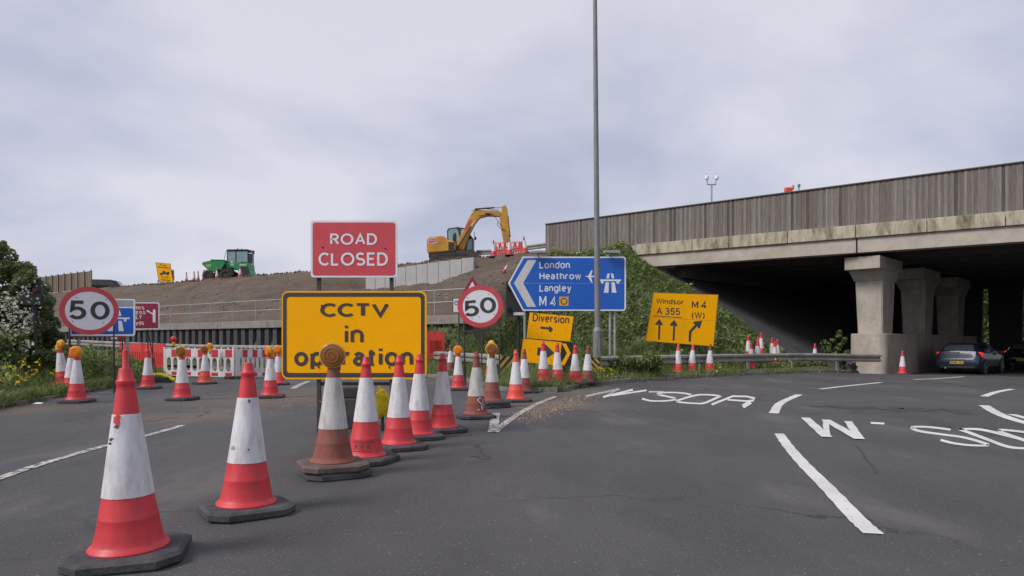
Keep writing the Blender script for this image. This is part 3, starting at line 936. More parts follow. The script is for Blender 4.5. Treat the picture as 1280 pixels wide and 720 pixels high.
# continuous plinth with a rounded end
plg = [(-0.75, 17), (-0.75, -0.1)] + [(-0.75 + 0.35 - 0.35 * math.cos(a), -0.1 - 0.35 * math.sin(a)) for a in np.linspace(0.2, math.pi / 2, 6)]
plg += [(0.4 + 0.35 * math.sin(a), -0.1 - 0.35 * math.cos(a)) for a in np.linspace(0, math.pi / 2 - .2, 6)] + [(0.75, -0.1), (0.75, 17)]
MB().slab(plg, PB, 1.552).build('plinth', CONC_P, bridge, loc=rowloc(0), rot=(0, 0, ra), bevel=0.03)
# bank seat wall behind the slope paving
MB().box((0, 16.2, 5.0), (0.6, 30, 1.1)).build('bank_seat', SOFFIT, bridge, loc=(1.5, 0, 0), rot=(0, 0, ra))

# unseen bank at the bridge's far end, added to close light off under the deck
fb = MB()
for ya in (-1.2, 31.0):
    fb.v += [(pl.x + 19.5, ya, -0.6), (pl.x + 26.5, ya, 4.9), (pl.x + 27.5, ya, 6.1), (pl.x + 60, ya, 6.1), (pl.x + 60, ya, -0.6)]
fb.f += [(0, 1, 6, 5), (1, 2, 7, 6), (2, 3, 8, 7), (4, 3, 2, 1, 0), (5, 6, 7, 8, 9), (3, 4, 9, 8)]
fbo = fb.build('unseen_abutment_bank', PAVE, None, loc=(AX, AY, 0), rot=(0, 0, BR)); struct(fbo)

# timber noise fence on the parapet
fence = thing('timber_fence', 'tall weathered timber board fence along the bridge parapet', 'fence', (AX, AY, 6.17), BR)
fx0, fx1 = bx_(680), bx_(1345)
def ftop(xl):
    return (7.78 + (8.03 - 7.78) * (xl - fx0) / (bx_(1280) - fx0)) - 6.17
nb = 208
pitch = (fx1 - fx0) / nb
wood_me = []
for k in range(8):
    m_ = MB()
    w_ = pitch * (random.uniform(0.93, 0.98) if k < 4 else 1.12)
    m_.prism([(-w_ / 2, 0), (w_ / 2, 0), (w_ / 2, 1.0), (-w_ / 2, 1.0)], -0.006, 0.006)
    me = m_.mesh('board'); me.materials.append(WOOD[k % 4]); wood_me.append(me)
pick_f = [0, 0, 0, 1, 2, 0, 1, 2]; pick_b = [4, 5, 5, 4, 5, 7]
for k in range(nb):
    xl = fx0 + (k + 0.5) * pitch
    zb = 0.012 if xl > bx_(795) else -0.10
    o = put('board', wood_me[random.choice(pick_f) if k % 2 else random.choice(pick_b)], fence, (xl, (0.172 if k % 2 else 0.186) + random.uniform(-.001, .001), zb), (0, random.uniform(-.002, .002), 0))
    o.scale = (1, 1, ftop(xl) - zb + random.uniform(-.018, .012))
for zz in (0.35, 1.25):
    MB().prism([(fx0, zz), (fx1, zz), (fx1, zz + .1), (fx0, zz + .1)], 0.222, 0.28).build('rail', WOOD[3], fence)
for xl in np.arange(fx0 + .1, fx1, 2.4):
    MB().box((xl, 0.35, ftop(xl) / 2 - .01), (0.1, 0.12, ftop(xl) - .06)).build('post', WOOD[3], fence)
MB().add([(fx0, .10, ftop(fx0)), (fx1, .10, ftop(fx1)), (fx1, .30, ftop(fx1)), (fx0, .30, ftop(fx0)),
          (fx0, .10, ftop(fx0) + .04), (fx1, .10, ftop(fx1) + .04), (fx1, .30, ftop(fx1) + .04), (fx0, .30, ftop(fx0) + .04)],
         [(3, 2, 1, 0), (4, 5, 6, 7), (0, 1, 5, 4), (1, 2, 6, 5), (2, 3, 7, 6), (3, 0, 4, 7)]).build('capping', WOOD[1], fence)

# far timber fence at the left
s0_, s1_ = st(*L(115, 0))[0], st(*L(30, 0))[0]
x0_, y0_ = XY(s0_, 0.0)
fz = hz(*XY(s0_ + 1, -0.5))
fence2 = thing('timber_fence', 'distant brown timber fence on the embankment behind the left bush', 'fence', (x0_, y0_, fz), math.atan2(UY, UX))
ln = s1_ - s0_
bm_ = []
for k in range(2):
    me = MB().box((0, 0, 0.93), (0.235, 0.03, 1.85)).mesh('board'); me.materials.append(WOODL[k]); bm_.append(me)
for k in range(int(ln / 0.25)):
    put('board', bm_[random.randrange(2)], fence2, ((k + .5) * 0.25, random.uniform(-.02, .02), random.uniform(-.02, .02)))
for k in range(int(ln / 1.5) + 1):
    MB().box((k * 1.5, 0.09, 0.98), (0.11, 0.09, 1.96)).build('post', WOOD[2], fence2)
MB().box((ln / 2, .14, -0.05), (ln, 0.08, 0.14)).build('gravel_board', CONC_G, fence2)

# ------------------------------------------------------------------ sheet pile wall with its capping and handrail
sa, sb = 1.2, 36.0
wx, wy = XY(sa, 12.25)
wall = thing('sheet_pile_wall', 'dark steel sheet pile retaining wall with concrete capping below the earth bank', 'wall', (wx, wy, 0), math.atan2(UY, UX))
# local x along U (leftwards, away), local y = away from motorway? U x Z
ylo = 1 if (math.cos(math.atan2(UY, UX) + math.pi / 2) * NX + math.sin(math.atan2(UY, UX) + math.pi / 2) * NY) < 0 else -1
PT = 0.62
pme = []
for inset in (0.0,):
    w1 = PT
    prof = [(0.0, 0.0), (0.16, 0.0), (0.24, 0.20), (0.54, 0.20), (0.62, 0.0)]
    m_ = MB(); n_ = len(prof)
    vs = [(a, b * ylo, 0) for a, b in prof] + [(a, b * ylo, 1) for a, b in prof]
    m_.add(vs, [(i, i + 1, i + 1 + n_, i + n_) if ylo < 0 else (i + n_, i + 1 + n_, i + 1, i) for i in range(n_ - 1)])
    me = m_.mesh('sheet_pile'); me.materials.append(PILE); pme.append(me)
for k in range(int((sb - sa) / PT)):
    sl_ = k * PT
    X_, Y_ = XY(sa + sl_, 12.7)
    zb = max(0.0, hz(X_, Y_) - 0.5)
    if zb > 1.7:
        continue
    o = put('sheet_pile', pme[0], wall, (sl_, 0.0, zb)); o.scale = (1, 1, 1.86 - zb)
for k in range(9):
    a = k * 4.0; b = min(a + 3.985, sb - sa)
    if b > a:
        MB().box(((a + b) / 2, 0.0, 2.02), (b - a, 0.62, 0.34)).build('capping_block', CONC_D, wall, bevel=0.02)
hr = thing('handrail', 'thin two-rail steel handrail along the top of the sheet pile wall', 'railing', (wx, wy, 2.19), math.atan2(UY, UX))
for k in range(int((sb - sa) / 1.9) + 1):
    MB().cyl((k * 1.9, 0, 0), (k * 1.9, 0, 1.0), 0.02, n=6).build('post', GALV, hr)
for zz in (0.52, 0.99):
    MB().cyl((0, 0, zz), (sb - sa, 0, zz), 0.019, n=6).build('rail', GALV, hr)
for xl in (3.2, 5.6):
    MB().box((xl, -0.03 * -ylo, 0.86), (0.10, 0.01, 0.36), Matrix.Rotation(0.6, 3, 'Y')).build('warning_tape', PATCHR, hr)

# concrete wall panels below the excavator
cw = thing('concrete_panel_wall', 'low wall of pale precast concrete panels in front of the yellow excavator', 'wall', (0, 0, 0))
sA, sB = st(*L(593, 1.5))[0], st(*L(458, 1.5))[0]
npan = 10
for k in range(npan):
    a = sA + (sB - sA) * k / npan; b = sA + (sB - sA) * (k + 1) / npan - 0.025
    xa, ya = XY((a + b) / 2, 1.5)
    zb = hz(xa, ya) - 0.5
    top_ = 6.03 - 0.035 * k
    o = MB().box((0, 0, (top_ - zb) / 2), (b - a, 0.18, top_ - zb)).build('panel', CONC_G, cw, bevel=0.015, loc=(xa, ya, zb), rot=(0, 0, math.atan2(UY, UX)))

# ------------------------------------------------------------------ crash barriers
def barrier(name, label, pts, ztop, posts=2.4, ends=(False, False), group=None):
    """W-beam on posts; pts are (x, y), ztop(x, y) gives the beam's top"""
    x0, y0 = pts[0]
    root = thing(name, label, 'crash barrier', (x0, y0, hz(x0, y0)), 0, group)
    zr = hz(x0, y0)
    P_ = resample(pts, 0.4)
    prof = [(0, 0), (-0.075, -0.045), (-0.075, -0.105), (0, -0.145), (0, -0.175), (-0.075, -0.215), (-0.075, -0.275), (0, -0.32)]
    secs = []; cur = [0]; acc = 0
    for i in range(1, len(P_)):
        acc += (P_[i] - P_[i - 1]).length; cur.append(i)
        if acc > 3.2 or i == len(P_) - 1:
            secs.append(cur); cur = [i]; acc = 0
    for k, sec in enumerate(secs):
        if len(sec) < 2: continue
        vs = []; n_ = len(prof)
        for i in sec:
            d = (P_[min(i + 1, len(P_) - 1)] - P_[max(i - 1, 0)]).normalized()
            nr = Vector((d.y, -d.x))
            if nr.y > 0: nr = -nr                # towards the camera
            zt_ = ztop(P_[i].x, P_[i].y) + 0.004 * (k % 2)
            for a, b in prof:
                q_ = P_[i] + nr * (-a + 0.002 * (k % 2))
                vs.append((q_.x - x0, q_.y - y0, zt_ + b - zr))
        fs = []
        for j in range(len(sec) - 1):
            for i in range(n_ - 1):
                fs.append((j * n_ + i, j * n_ + i + 1, (j + 1) * n_ + i + 1, (j + 1) * n_ + i))
        o = MB().add(vs, fs).build('beam_section', RAIL, root)
        so_ = o.modifiers.new('thickness', 'SOLIDIFY'); so_.thickness = 0.006
    acc = 0
    last = -9
    for i in range(len(P_)):
        if i: acc += (P_[i] - P_[i - 1]).length
        if acc - last >= posts:
            last = acc
            p = P_[i]; d = (P_[min(i + 1, len(P_) - 1)] - P_[max(i - 1, 0)]).normalized()
            g_ = hz(p.x, p.y); zt_ = ztop(p.x, p.y)
            nr = Vector((d.y, -d.x))
            if nr.y > 0: nr = -nr
            q_ = p - nr * 0.06
            MB().box((0, 0, 0), (0.10, 0.08, zt_ - g_ + 0.28), Matrix.Rotation(math.atan2(d.y, d.x), 3, 'Z')).build('post', RAIL, root, loc=(q_.x - x0, q_.y - y0, (zt_ + g_ - 0.32) / 2 - zr))
    return root

def lift(h):
    return lambda x_, y_: hz(x_, y_) + h
def gp(px, Y):
    return ((px - CX) * Y / F, Y)
bR = barrier('crash_barrier', 'steel crash barrier on the grass verge running right to the bridge pier', [gp(750, 20.2), gp(800, 21.6), gp(886, 23.8), gp(960, 25.9), gp(1030, 27.5), gp(1100, 28.6)],
             lambda x_, y_: 0.74 - 0.10 * float(sstep(10, 18, x_)), group='crash barriers')
bL = barrier('crash_barrier', 'steel crash barrier ending behind the cones left of the diversion signs', [gp(628, 20.4), gp(585, 22.6), gp(535, 25.5), gp(480, 28.5), gp(420, 31.0)], lambda x_, y_: 0.77 + 0.012 * (y_ - 20), group='crash barriers')
bF = barrier('crash_barrier', 'long pale crash barrier in front of the sheet pile wall', [L(360, 14.2), L(300, 14.0), L(230, 13.9), L(160, 13.9), L(100, 13.9), L(40, 13.9)], lambda x_, y_: 1.03 + 0.42 * float(sstep(12, 40, st(x_, y_)[0])), group='crash barriers')
gbm = barrier('crash_barrier', 'crash barrier on top of the embankment right of the excavator', [L(596, -2.5), L(640, -2.5), L(705, -2.2)], lift(0.85), group='crash barriers')
bW = barrier('crash_barrier', 'short end of grey barrier in the grass at the left edge', [gp(-70, 13.6), gp(-20, 14.6), gp(33, 15.6)], lambda x_, y_: H - (462.5 - CY) * 15 / F + 0.02, group='crash barriers')

def stripes(x0, z0, w, h, lean, n, root, y):
    """diagonal yellow bands clipped to the board"""
    pitch = w / n * 1.0
    k = -int(abs(lean) / pitch) - 1
    out = 0
    for k in range(-8, 12):
        a = x0 + k * pitch * 2; b = a + pitch
        poly = [(a, z0), (b, z0), (b + lean, z0 + h), (a + lean, z0 + h)]
        # clip left/right
        def clip(pl_, xc, keep):
            o = []
            for i in range(len(pl_)):
                p_, q_ = pl_[i], pl_[(i + 1) % len(pl_)]
                ip, iq = keep(p_[0], xc), keep(q_[0], xc)
                if ip: o.append(p_)
                if ip != iq:
                    t = (xc - p_[0]) / (q_[0] - p_[0]); o.append((xc, p_[1] + t * (q_[1] - p_[1])))
            return o
        poly = clip(poly, x0, lambda v, c: v >= c)
        if len(poly) > 2: poly = clip(poly, x0 + w, lambda v, c: v <= c)
        if len(poly) > 2:
            MB().prism(poly, y - 0.002, y).build('yellow_stripe', pm('faded yellow stripe', (0.48, 0.30, 0.05), 0.15, 6, 0.6), root)

for (px0, px1, py0, py1, Y, par, lean) in ((624, 643, 445, 468, 20.2, bL, 0.42), (738, 750, 447, 468, 20.0, bR, -0.42)):
    m_ = Y / F
    w_, h_ = (px1 - px0) * m_, (py1 - py0) * m_
    c_ = P((px0 + px1) / 2, py1, Y - 0.15)
    o = MB().box((0, 0, h_ / 2), (w_, 0.03, h_)).build('end_marker_board', BLACK, par, loc=c_ - par.location)
    stripes(-w_ / 2 + .02, 0.02, w_ - .04, h_ - .04, lean, 4 if w_ > .35 else 3, o, -0.018)

# ------------------------------------------------------------------ signs
class Sign:
    def __init__(s, name, label, cat, px, py, Y, yaw=0.0, foot=None, group=None, tilt=0.0):
        s.cx, s.cy, s.Y = px, py, Y
        k = (px - CX) / F
        s.m = Y / F
        s.xs = 1.0 / (math.cos(yaw) - k * math.sin(yaw))
        X = k * Y
        s.tilt = tilt
        g_ = foot if foot is not None else max(hz(X, Y), float(gz(X, Y)))
        s.zc = H - (py - CY) * s.m - g_
        s.root = thing(name, label, cat, (X, Y, g_), yaw, group)
        s.layer = 0
    def pt(s, px, py):
        return ((px - s.cx) * s.m * s.xs, s.zc + (s.cy - py) * s.m)
    def poly(s, name, pts, mat, y, parent=None, thick=0.003):
        return MB().prism([s.pt(*p) for p in pts], y - thick, y).build(name, mat, parent or s.root)
    def text(s, body, x0, y0, x1, y1, mat, y, parent=None, bold=0.018, tilt=None):
        V_, F_ = text_mesh(body, bold)
        ax_ = [v.x for v in V_]; ay_ = [v.y for v in V_]
        a0, a1, b0, b1 = min(ax_), max(ax_), min(ay_), max(ay_)
        cxp, cyp = (x0 + x1) / 2, (y0 + y1) / 2
        c, d = s.pt(cxp, cyp)
        w = (x1 - x0) * s.m * s.xs; h = (y1 - y0) * s.m
        tl = s.tilt if tilt is None else tilt
        vs = []
        for v in V_:
            lx = ((v.x - a0) / (a1 - a0) - .5) * w; lz = ((v.y - b0) / (b1 - b0) - .5) * h
            vs.append((c + lx * math.cos(tl) - lz * math.sin(tl), y - 0.003 - v.z, d + lx * math.sin(tl) + lz * math.cos(tl)))
        mb = MB(); mb.add(vs, F_)
        return mb.build('lettering', mat, parent or s.root)
    def rpoly(s, x0, y0, x1, y1, r, tilt=None, n=5):
        """rounded rectangle in photo pixels"""
        tl = s.tilt if tilt is None else tilt
        cx_, cy_ = (x0 + x1) / 2, (y0 + y1) / 2
        out = []
        for (qx, qy, a0) in ((x1 - r, y0 + r, -90), (x1 - r, y1 - r, 0), (x0 + r, y1 - r, 90), (x0 + r, y0 + r, 180)):
            for i in range(n + 1):
                a = R(a0 + 90 * i / n)
                dx, dy = qx + r * math.cos(a) - cx_, qy + r * math.sin(a) - cy_
                out.append((cx_ + dx * math.cos(tl) + dy * math.sin(tl), cy_ - dx * math.sin(tl) + dy * math.cos(tl)))
        return out
    def ell(s, cx_, cy_, rx, ry, n=40):
        return [(cx_ + rx * math.cos(2 * math.pi * i / n), cy_ + ry * math.sin(2 * math.pi * i / n)) for i in range(n)]
    def ring(s, name, cx_, cy_, rx, ry, ix, iy, mat, y, parent=None, n=40, thick=0.003):
        o = [s.pt(*p) for p in s.ell(cx_, cy_, rx, ry, n)]; i_ = [s.pt(*p) for p in s.ell(cx_, cy_, ix, iy, n)]
        mb = MB()
        vs = [(a, y - thick, b) for a, b in o] + [(a, y - thick, b) for a, b in i_] + [(a, y, b) for a, b in o] + [(a, y, b) for a, b in i_]
        fs = []
        for k in range(n):
            k2 = (k + 1) % n
            fs += [(k, k2, n + k2, n + k), (2 * n + k, k, k2, 2 * n + k2)[::1], (n + k, n + k2, 3 * n + k2, 3 * n + k)]
        mb.add(vs, fs)
        return mb.build(name, mat, parent or s.root)
    def leg(s, px, ptop, mat, r=0.02, square=False, back=0.03, name='leg', brace=0.0):
        xl, zt_ = s.pt(px, ptop)
        k = s.root
        wx_ = k.location.x + xl * math.cos(k.rotation_euler.z); wy_ = k.location.y + xl * math.sin(k.rotation_euler.z)
        g_ = max(hz(wx_, wy_), float(gz(wx_, wy_))) - k.location.z - 0.01
        if square:
            MB().box((xl, back, (zt_ + g_) / 2), (2 * r, 2 * r, zt_ - g_)).build(name, mat, s.root)
        else:
            MB().cyl((xl, back, g_), (xl, back, zt_), r, n=8).build(name, mat, s.root)
        if brace:
            MB().cyl((xl, back + .02, zt_ * 0.8 + g_ * .2), (xl, back + brace, g_ - .02), r * .8, n=6).build('brace', mat, s.root)
    def bolts(s, pts, y, parent=None):
        for p in pts:
            a, b = s.pt(*p)
            MB().cyl((a, y, b), (a, y - 0.006, b), 0.011, n=8).build('bolt', BLACK, parent or s.root)

# road closed / CCTV signs on one pair of posts
S = Sign('temporary_road_sign', 'large yellow CCTV in operation board with red ROAD CLOSED panel above it', 'road sign', 443, 419, 8.3, foot=0.0)
p1 = S.poly('red_panel', S.rpoly(389, 276, 497, 347, 4), WSIGN, 0.0, thick=0.022)
p1['label'] = 'red ROAD CLOSED panel with a white edge'
S.poly('red_face', S.rpoly(391.5, 278.5, 494.5, 344.5, 3), RSIGN, -0.022, p1)
S.text('ROAD', 413.5, 291, 472, 306.5, WSIGN, -0.0255, p1, 0.017)
S.text('CLOSED', 399, 316, 485.5, 332.5, WSIGN, -0.0255, p1, 0.017)
S.bolts([(404, 309.5), (482, 311)], -0.025, p1)
p2 = S.poly('yellow_panel', S.rpoly(353, 364, 533.5, 474, 8), YSIGN, 0.0, thick=0.022)
p2['label'] = 'yellow CCTV in operation panel with a dark border'
def frame_poly(S, o, i, mat, y, parent):
    n = len(o)
    O = [S.pt(*p) for p in o]; I = [S.pt(*p) for p in i]
    vs = [(a, y - .003, b) for a, b in O] + [(a, y - .003, b) for a, b in I]
    MB().add(vs, [(k, (k + 1) % n, n + (k + 1) % n, n + k) for k in range(n)]).build('border', mat, parent)
frame_poly(S, S.rpoly(354.5, 366, 531, 471.5, 6), S.rpoly(359, 371, 526.5, 466, 4), DGREY, -0.022, p2)
S.text('CCTV', 401, 379, 486.5, 398, DGREY, -0.0225, p2, 0.030)
S.text('in', 431.5, 407, 455, 427.5, DGREY, -0.0225, p2, 0.016)
S.text('operation', 368.5, 435.5, 517, 461, DGREY, -0.0225, p2, 0.030)
S.bolts([(403, 382), (484, 381), (399, 459), (487, 459)], -0.025, p2)
for px in (398, 489):
    S.leg(px, 284, FRAME, 0.022, True, 0.03, 'post')
    xl, _ = S.pt(px, 400)
    MB().box((xl, 0.50, 0.03), (0.06, 0.9, 0.06)).build('foot_bar', FRAME, S.root)
    MB().cyl((xl, 0.06, 1.2), (xl, 0.62, 0.08), 0.016, n=6).build('brace', FRAME, S.root)
    MB().cyl((xl + .01, 0.03, 0.42), (xl + .07, -0.02, 0.40), 0.025, n=8).build('clamp', CABD, S.root)
MB().box((S.pt(443, 0)[0], 0.055, S.pt(0, 480)[1]), (0.9, 0.03, 0.04)).build('cross_bar', FRAME, S.root)

def grid_blob(name, cx_, cy_, cz_, sx, sy, sz, mat, root, seed, n=14, rough=0.18):
    mb = MB(); vs = []; fs = []
    for j in range(n + 1):
        ph = math.pi * j / n
        for i in range(2 * n):
            th = math.pi * i / n
            d = Vector((math.sin(ph) * math.cos(th), math.sin(ph) * math.sin(th), math.cos(ph)))
            f = 1 + rough * mnoise.fractal(d * 2.2 + Vector((seed, 0, 0)), 1.0, 2.0, 3)
            e_ = Vector((math.copysign(abs(d.x) ** .7, d.x), math.copysign(abs(d.y) ** .7, d.y), math.copysign(abs(d.z) ** .8, d.z)))
            vs.append((cx_ + e_.x * sx * f, cy_ + e_.y * sy * f, max(0.0, cz_ + e_.z * sz * f) if root is None else cz_ + e_.z * sz * f))
    for j in range(n):
        for i in range(2 * n):
            k = (i + 1) % (2 * n)
            fs.append((j * 2 * n + i, (j + 1) * 2 * n + i, (j + 1) * 2 * n + k, j * 2 * n + k))
    mb.add(vs, fs)
    return mb.build(name, mat, root, smooth=True)

# sandbags weighting the sign
c_ = P(477, 505, 8.75)
sbag = thing('sandbag', 'crumpled yellow sandbag slung behind the yellow CCTV board', 'sandbag', (c_.x, c_.y, 0.0))
grid_blob('bag', 0, 0, c_.z, 0.085, 0.10, 0.17, BAG, sbag, 3.1, rough=0.35)
MB().cyl((0, 0.02, c_.z + .15), (-.05, 0.03, c_.z + .28), 0.03, 0.012, n=8).build('neck', BAG, sbag)
MB().cyl((0.0, 0.06, 0.0), (0.0, 0.06, c_.z), 0.02, n=6).build('hanger', FRAME, sbag)
c_ = P(438, 505, 9.1)
blk = thing('ballast_block', 'dark rubber ballast block behind the legs of the yellow CCTV board', 'ballast', (c_.x, c_.y, 0.0))
MB().cbox((0, 0, 0.20), (0.55, 0.30, 0.40), 0.04).build('block', RUBBER, blk, bevel=0.02)
MB().cbox((0, 0, 0.475), (0.42, 0.24, 0.15), 0.03).build('top_block', RUBBER, blk, bevel=0.02)

# speed limit roundels
S = Sign('speed_limit_sign', 'round 50 speed limit sign on a thin frame over the left verge', 'road sign', 112, 388.5, 15.0, yaw=R(28))
d1 = S.poly('disc', S.ell(112, 388.5, 37.5, 30), WSIGN, 0.0, thick=0.02)
S.ring('red_border', 112, 388.5, 37.5, 30, 30.5, 24, RRING, -0.0205, d1)
S.text('5', 87, 376, 108, 399.5, DGREY, -0.021, d1, 0.024)
S.text('0', 113, 376.5, 137.5, 399.5, DGREY, -0.021, d1, 0.024)
S.bolts([(95.5, 372.5), (133, 373.5), (91, 402), (129, 403)], -0.022, d1)
for px in (86.5, 142.5):
    S.leg(px, 372, FRAME, 0.014, back=0.04, brace=0.7)
xa, za = S.pt(86.5, 421); xb, zb = S.pt(142.5, 421)
MB().cyl((xa, .04, za), (xb, .04, zb), 0.013, n=6).build('cross_bar', FRAME, S.root)

S = Sign('speed_limit_sign', 'round 50 speed limit sign tilted on its frame left of the blue motorway sign', 'road sign', 600.5, 383, 17.6, tilt=R(6))
d1 = S.poly('disc', S.ell(600.5, 383, 28.5, 26.3), WSIGN, 0.0, thick=0.02)
S.ring('red_border', 600.5, 383, 28.5, 26.3, 22.3, 20.5, RRING, -0.0205, d1)
S.text('5', 580.5, 375.5, 598.5, 395.5, DGREY, -0.021, d1, 0.024)
S.text('0', 600, 371.5, 620, 391.5, DGREY, -0.021, d1, 0.024)
S.bolts([(584, 372), (611, 368), (590, 398), (618, 393), (599, 396)], -0.022, d1)
for px in (580, 624):
    S.leg(px, 395, FRAME, 0.018, back=0.04, brace=0.6)
xa, za = S.pt(579, 415); xb, zb = S.pt(627, 411)
MB().cyl((xa, .04, za), (xb, .04, zb), 0.016, n=6).build('cross_bar', FRAME, S.root)

# warning triangle behind the tilted roundel
S = Sign('warning_sign', 'red triangular roadworks warning sign half hidden behind the tilted 50 roundel', 'road sign', 591, 366, 20.0)
tr = S.poly('triangle', [(590.5, 344.8), (610.2, 379), (570.8, 379)], MRSIGN, 0.0, thick=0.02)
S.poly('white_face', [(590.5, 352), (603.6, 375.2), (577.4, 375.2)], WSIGN, -0.0205, tr)
S.poly('digger_symbol', [(586, 363), (589, 361), (590.5, 358.5), (593, 361), (596.5, 364.5), (592, 365), (587, 365.5)], DGREY, -0.024, tr)
S.leg(580, 376, FRAME, 0.02, back=.03); S.leg(602, 376, FRAME, 0.02, back=.03)
S = Sign('supplementary_plate', 'small white plate with a black edge left of the tilted 50 roundel', 'road sign', 573.5, 381.5, 20.4)
w_ = S.poly('plate', [(566, 372.5), (581, 372.5), (581, 391), (566, 391)], DGREY, 0.0, thick=0.02)
S.poly('white_face', [(566.8, 373.3), (580.2, 373.3), (580.2, 390.2), (566.8, 390.2)], WSIGN, -0.0205, w_)
S.text('C', 568, 376, 572, 381.5, DGREY, -0.024, w_, 0.02)
S.leg(573.5, 385, FRAME, 0.02, back=.03)

# blue motorway direction sign
S = Sign('direction_sign', 'blue arrow-shaped motorway sign to London, Heathrow and Langley on the green bank', 'road sign', 709, 354, 24.0)
bl = S.poly('panel', [(635, 354), (653.5, 320.8), (780, 320.8), (782.3, 323), (782.3, 386), (780, 388.6), (653.5, 388.6)], WSIGN, 0.0, thick=0.03)
S.poly('blue_face_upper', [(637.4, 353.85), (654.6, 322.6), (779, 322.6), (780.3, 324), (780.3, 353.85)], BLSIGN, -0.0305, bl)
S.poly('blue_face_lower', [(637.4, 354.15), (654.6, 386.8), (779, 386.8), (780.3, 385), (780.3, 354.15)], BLSIGN, -0.0305, bl)
GREYW = pm('greyed reflective sheeting', (0.60, 0.58, 0.60), 0.05, 4, 0.5)
S.poly('chevron', [(642.5, 354), (659.5, 325.2), (670.5, 325.2), (654, 354), (670.2, 383.6), (659.2, 383.6)], GREYW, -0.034, bl)
S.text('London', 674.2, 327.2, 712.3, 335.7, WSIGN, -0.034, bl, 0.015)
S.text('Heathrow', 674.2, 341.4, 726.2, 350.2, WSIGN, -0.034, bl, 0.015)
S.text('Langley', 674.2, 356.2, 714, 367, WSIGN, -0.034, bl, 0.015)
S.text('M', 674, 370, 683, 382.3, WSIGN, -0.034, bl, 0.015)
S.text('4', 687, 370, 694.5, 382.3, WSIGN, -0.034, bl, 0.015)
ysq = S.poly('diversion_symbol_patch', [(699, 371), (710.5, 371), (710.5, 382.2), (699, 382.2)], pm('orange yellow patch', (0.75, 0.38, 0.03), .06, 5, .5), -0.034, bl)
S.ring('symbol_ring', 704.8, 376.6, 4.3, 4.3, 3.1, 3.1, DGREY, -0.0375, bl, n=24)
S.poly('aircraft_symbol', [(730.5, 345.6), (735, 344.8), (739, 338), (740.6, 338), (738.8, 344.8), (743.5, 344.8), (745.5, 342), (746.5, 342), (745.6, 345.6), (746.5, 349), (745.5, 349), (743.5, 346.6), (738.8, 346.6), (740.6, 353.4), (739, 353.4), (735, 346.6)], WSIGN, -0.034, bl)
for pts in ([(759.2, 342), (762, 342), (761, 348), (757.6, 348)], [(763.6, 342), (766.2, 342), (767.6, 348), (764.6, 348)], [(757, 353), (761, 353), (760.4, 366), (754.5, 366)], [(764.2, 353), (768, 353), (770.5, 366), (764.6, 366)]):
    S.poly('motorway_symbol', pts, WSIGN, -0.034, bl)
S.poly('motorway_symbol', [(748, 349.4), (776, 349.4), (776, 351.4), (774.5, 351.6), (772.8, 354.8), (770.8, 354.4), (770.4, 351.6), (754.4, 351.6), (754, 354.4), (752, 354.8), (750.5, 351.6), (748, 351.4)], WSIGN, -0.034, bl)
for px in (763, 769, 656, 689):
    S.leg(px, 330, GALV, 0.045, back=0.09, name='post')
for px in (672.5, 763.5):
    xl, zl_ = S.pt(px, 317.5)
    lo = MB().cbox((xl, -0.25, zl_ + .03), (0.58, 0.22, 0.10), 0.03).build('sign_light', GALV, S.root, bevel=0.02)
    MB().cyl((xl, -0.2, zl_), (xl, 0.06, zl_ - .12), 0.025, n=8).build('light_arm', GALV, lo)

# temporary yellow diversion signs
def quad_sign(S, quad, y, border=None, inset=1.2):
    o = S.poly('panel', quad, border or YSIGN, y, thick=0.018)
    if border:
        cx_ = sum(p[0] for p in quad) / 4; cy_ = sum(p[1] for p in quad) / 4
        q2 = [(p[0] + math.copysign(inset, cx_ - p[0]), p[1] + math.copysign(inset, cy_ - p[1])) for p in quad]
        f_ = S.poly('yellow_face', q2, YSIGN, y - 0.0185, o)
    return o
S = Sign('diversion_sign', 'leaning yellow Diversion sign with a right arrow under the blue sign', 'road sign', 687, 408.5, 18.3, tilt=R(-4.5))
dv_ = quad_sign(S, [(661.5, 390), (717.3, 395), (713.2, 427.5), (657.3, 423.3)], 0.0, BLACK, 0.6)
S.text('Diversion', 666, 393.2, 711.5, 404.2, DGREY, -0.022, dv_, 0.017)
S.poly('arrow', [(675.5, 408), (686.5, 409.2), (686.4, 406.6), (691.2, 411.4), (688.6, 415.6), (685.8, 414), (686, 411.9), (675.3, 410.9)], DGREY, -0.022, dv_)
S.bolts([(666, 407.5), (677, 416), (694, 418.5), (707.5, 412)], -0.022, dv_)
for px in (668, 706):
    S.leg(px, 410, FRAME, 0.02, back=0.04, brace=0.5)
S = Sign('diversion_sign', 'yellow sign with black chevron end directly below the Diversion sign', 'road sign', 684, 440.5, 17.9, tilt=R(-5))
lw = quad_sign(S, [(653, 422.5), (717.5, 428.5), (713.5, 459.5), (649.5, 453)], 0.0, BLACK, 0.8)
S.poly('chevron_field', [(702, 427.6), (716.5, 429.2), (712.7, 458.4), (699, 457)], BLACK, -0.022, lw)
S.poly('chevron_stripe', [(702.2, 429), (707.5, 429.6), (713.3, 441.6), (705.5, 456.4), (700.6, 456), (708.6, 441.4)], YSIGN, -0.0255, lw)
S.poly('arrow_block', [(672, 434.2), (681.5, 435.2), (681, 445), (671.2, 444)], DGREY, -0.022, lw)
S.poly('arrow_block', [(681.7, 430.2), (693, 441.2), (680, 450.2)], DGREY, -0.022, lw)
S.bolts([(662.5, 437), (674, 449), (688, 450)], -0.022, lw)
for px in (664, 702):
    S.leg(px, 440, FRAME, 0.02, back=0.05, brace=0.5)

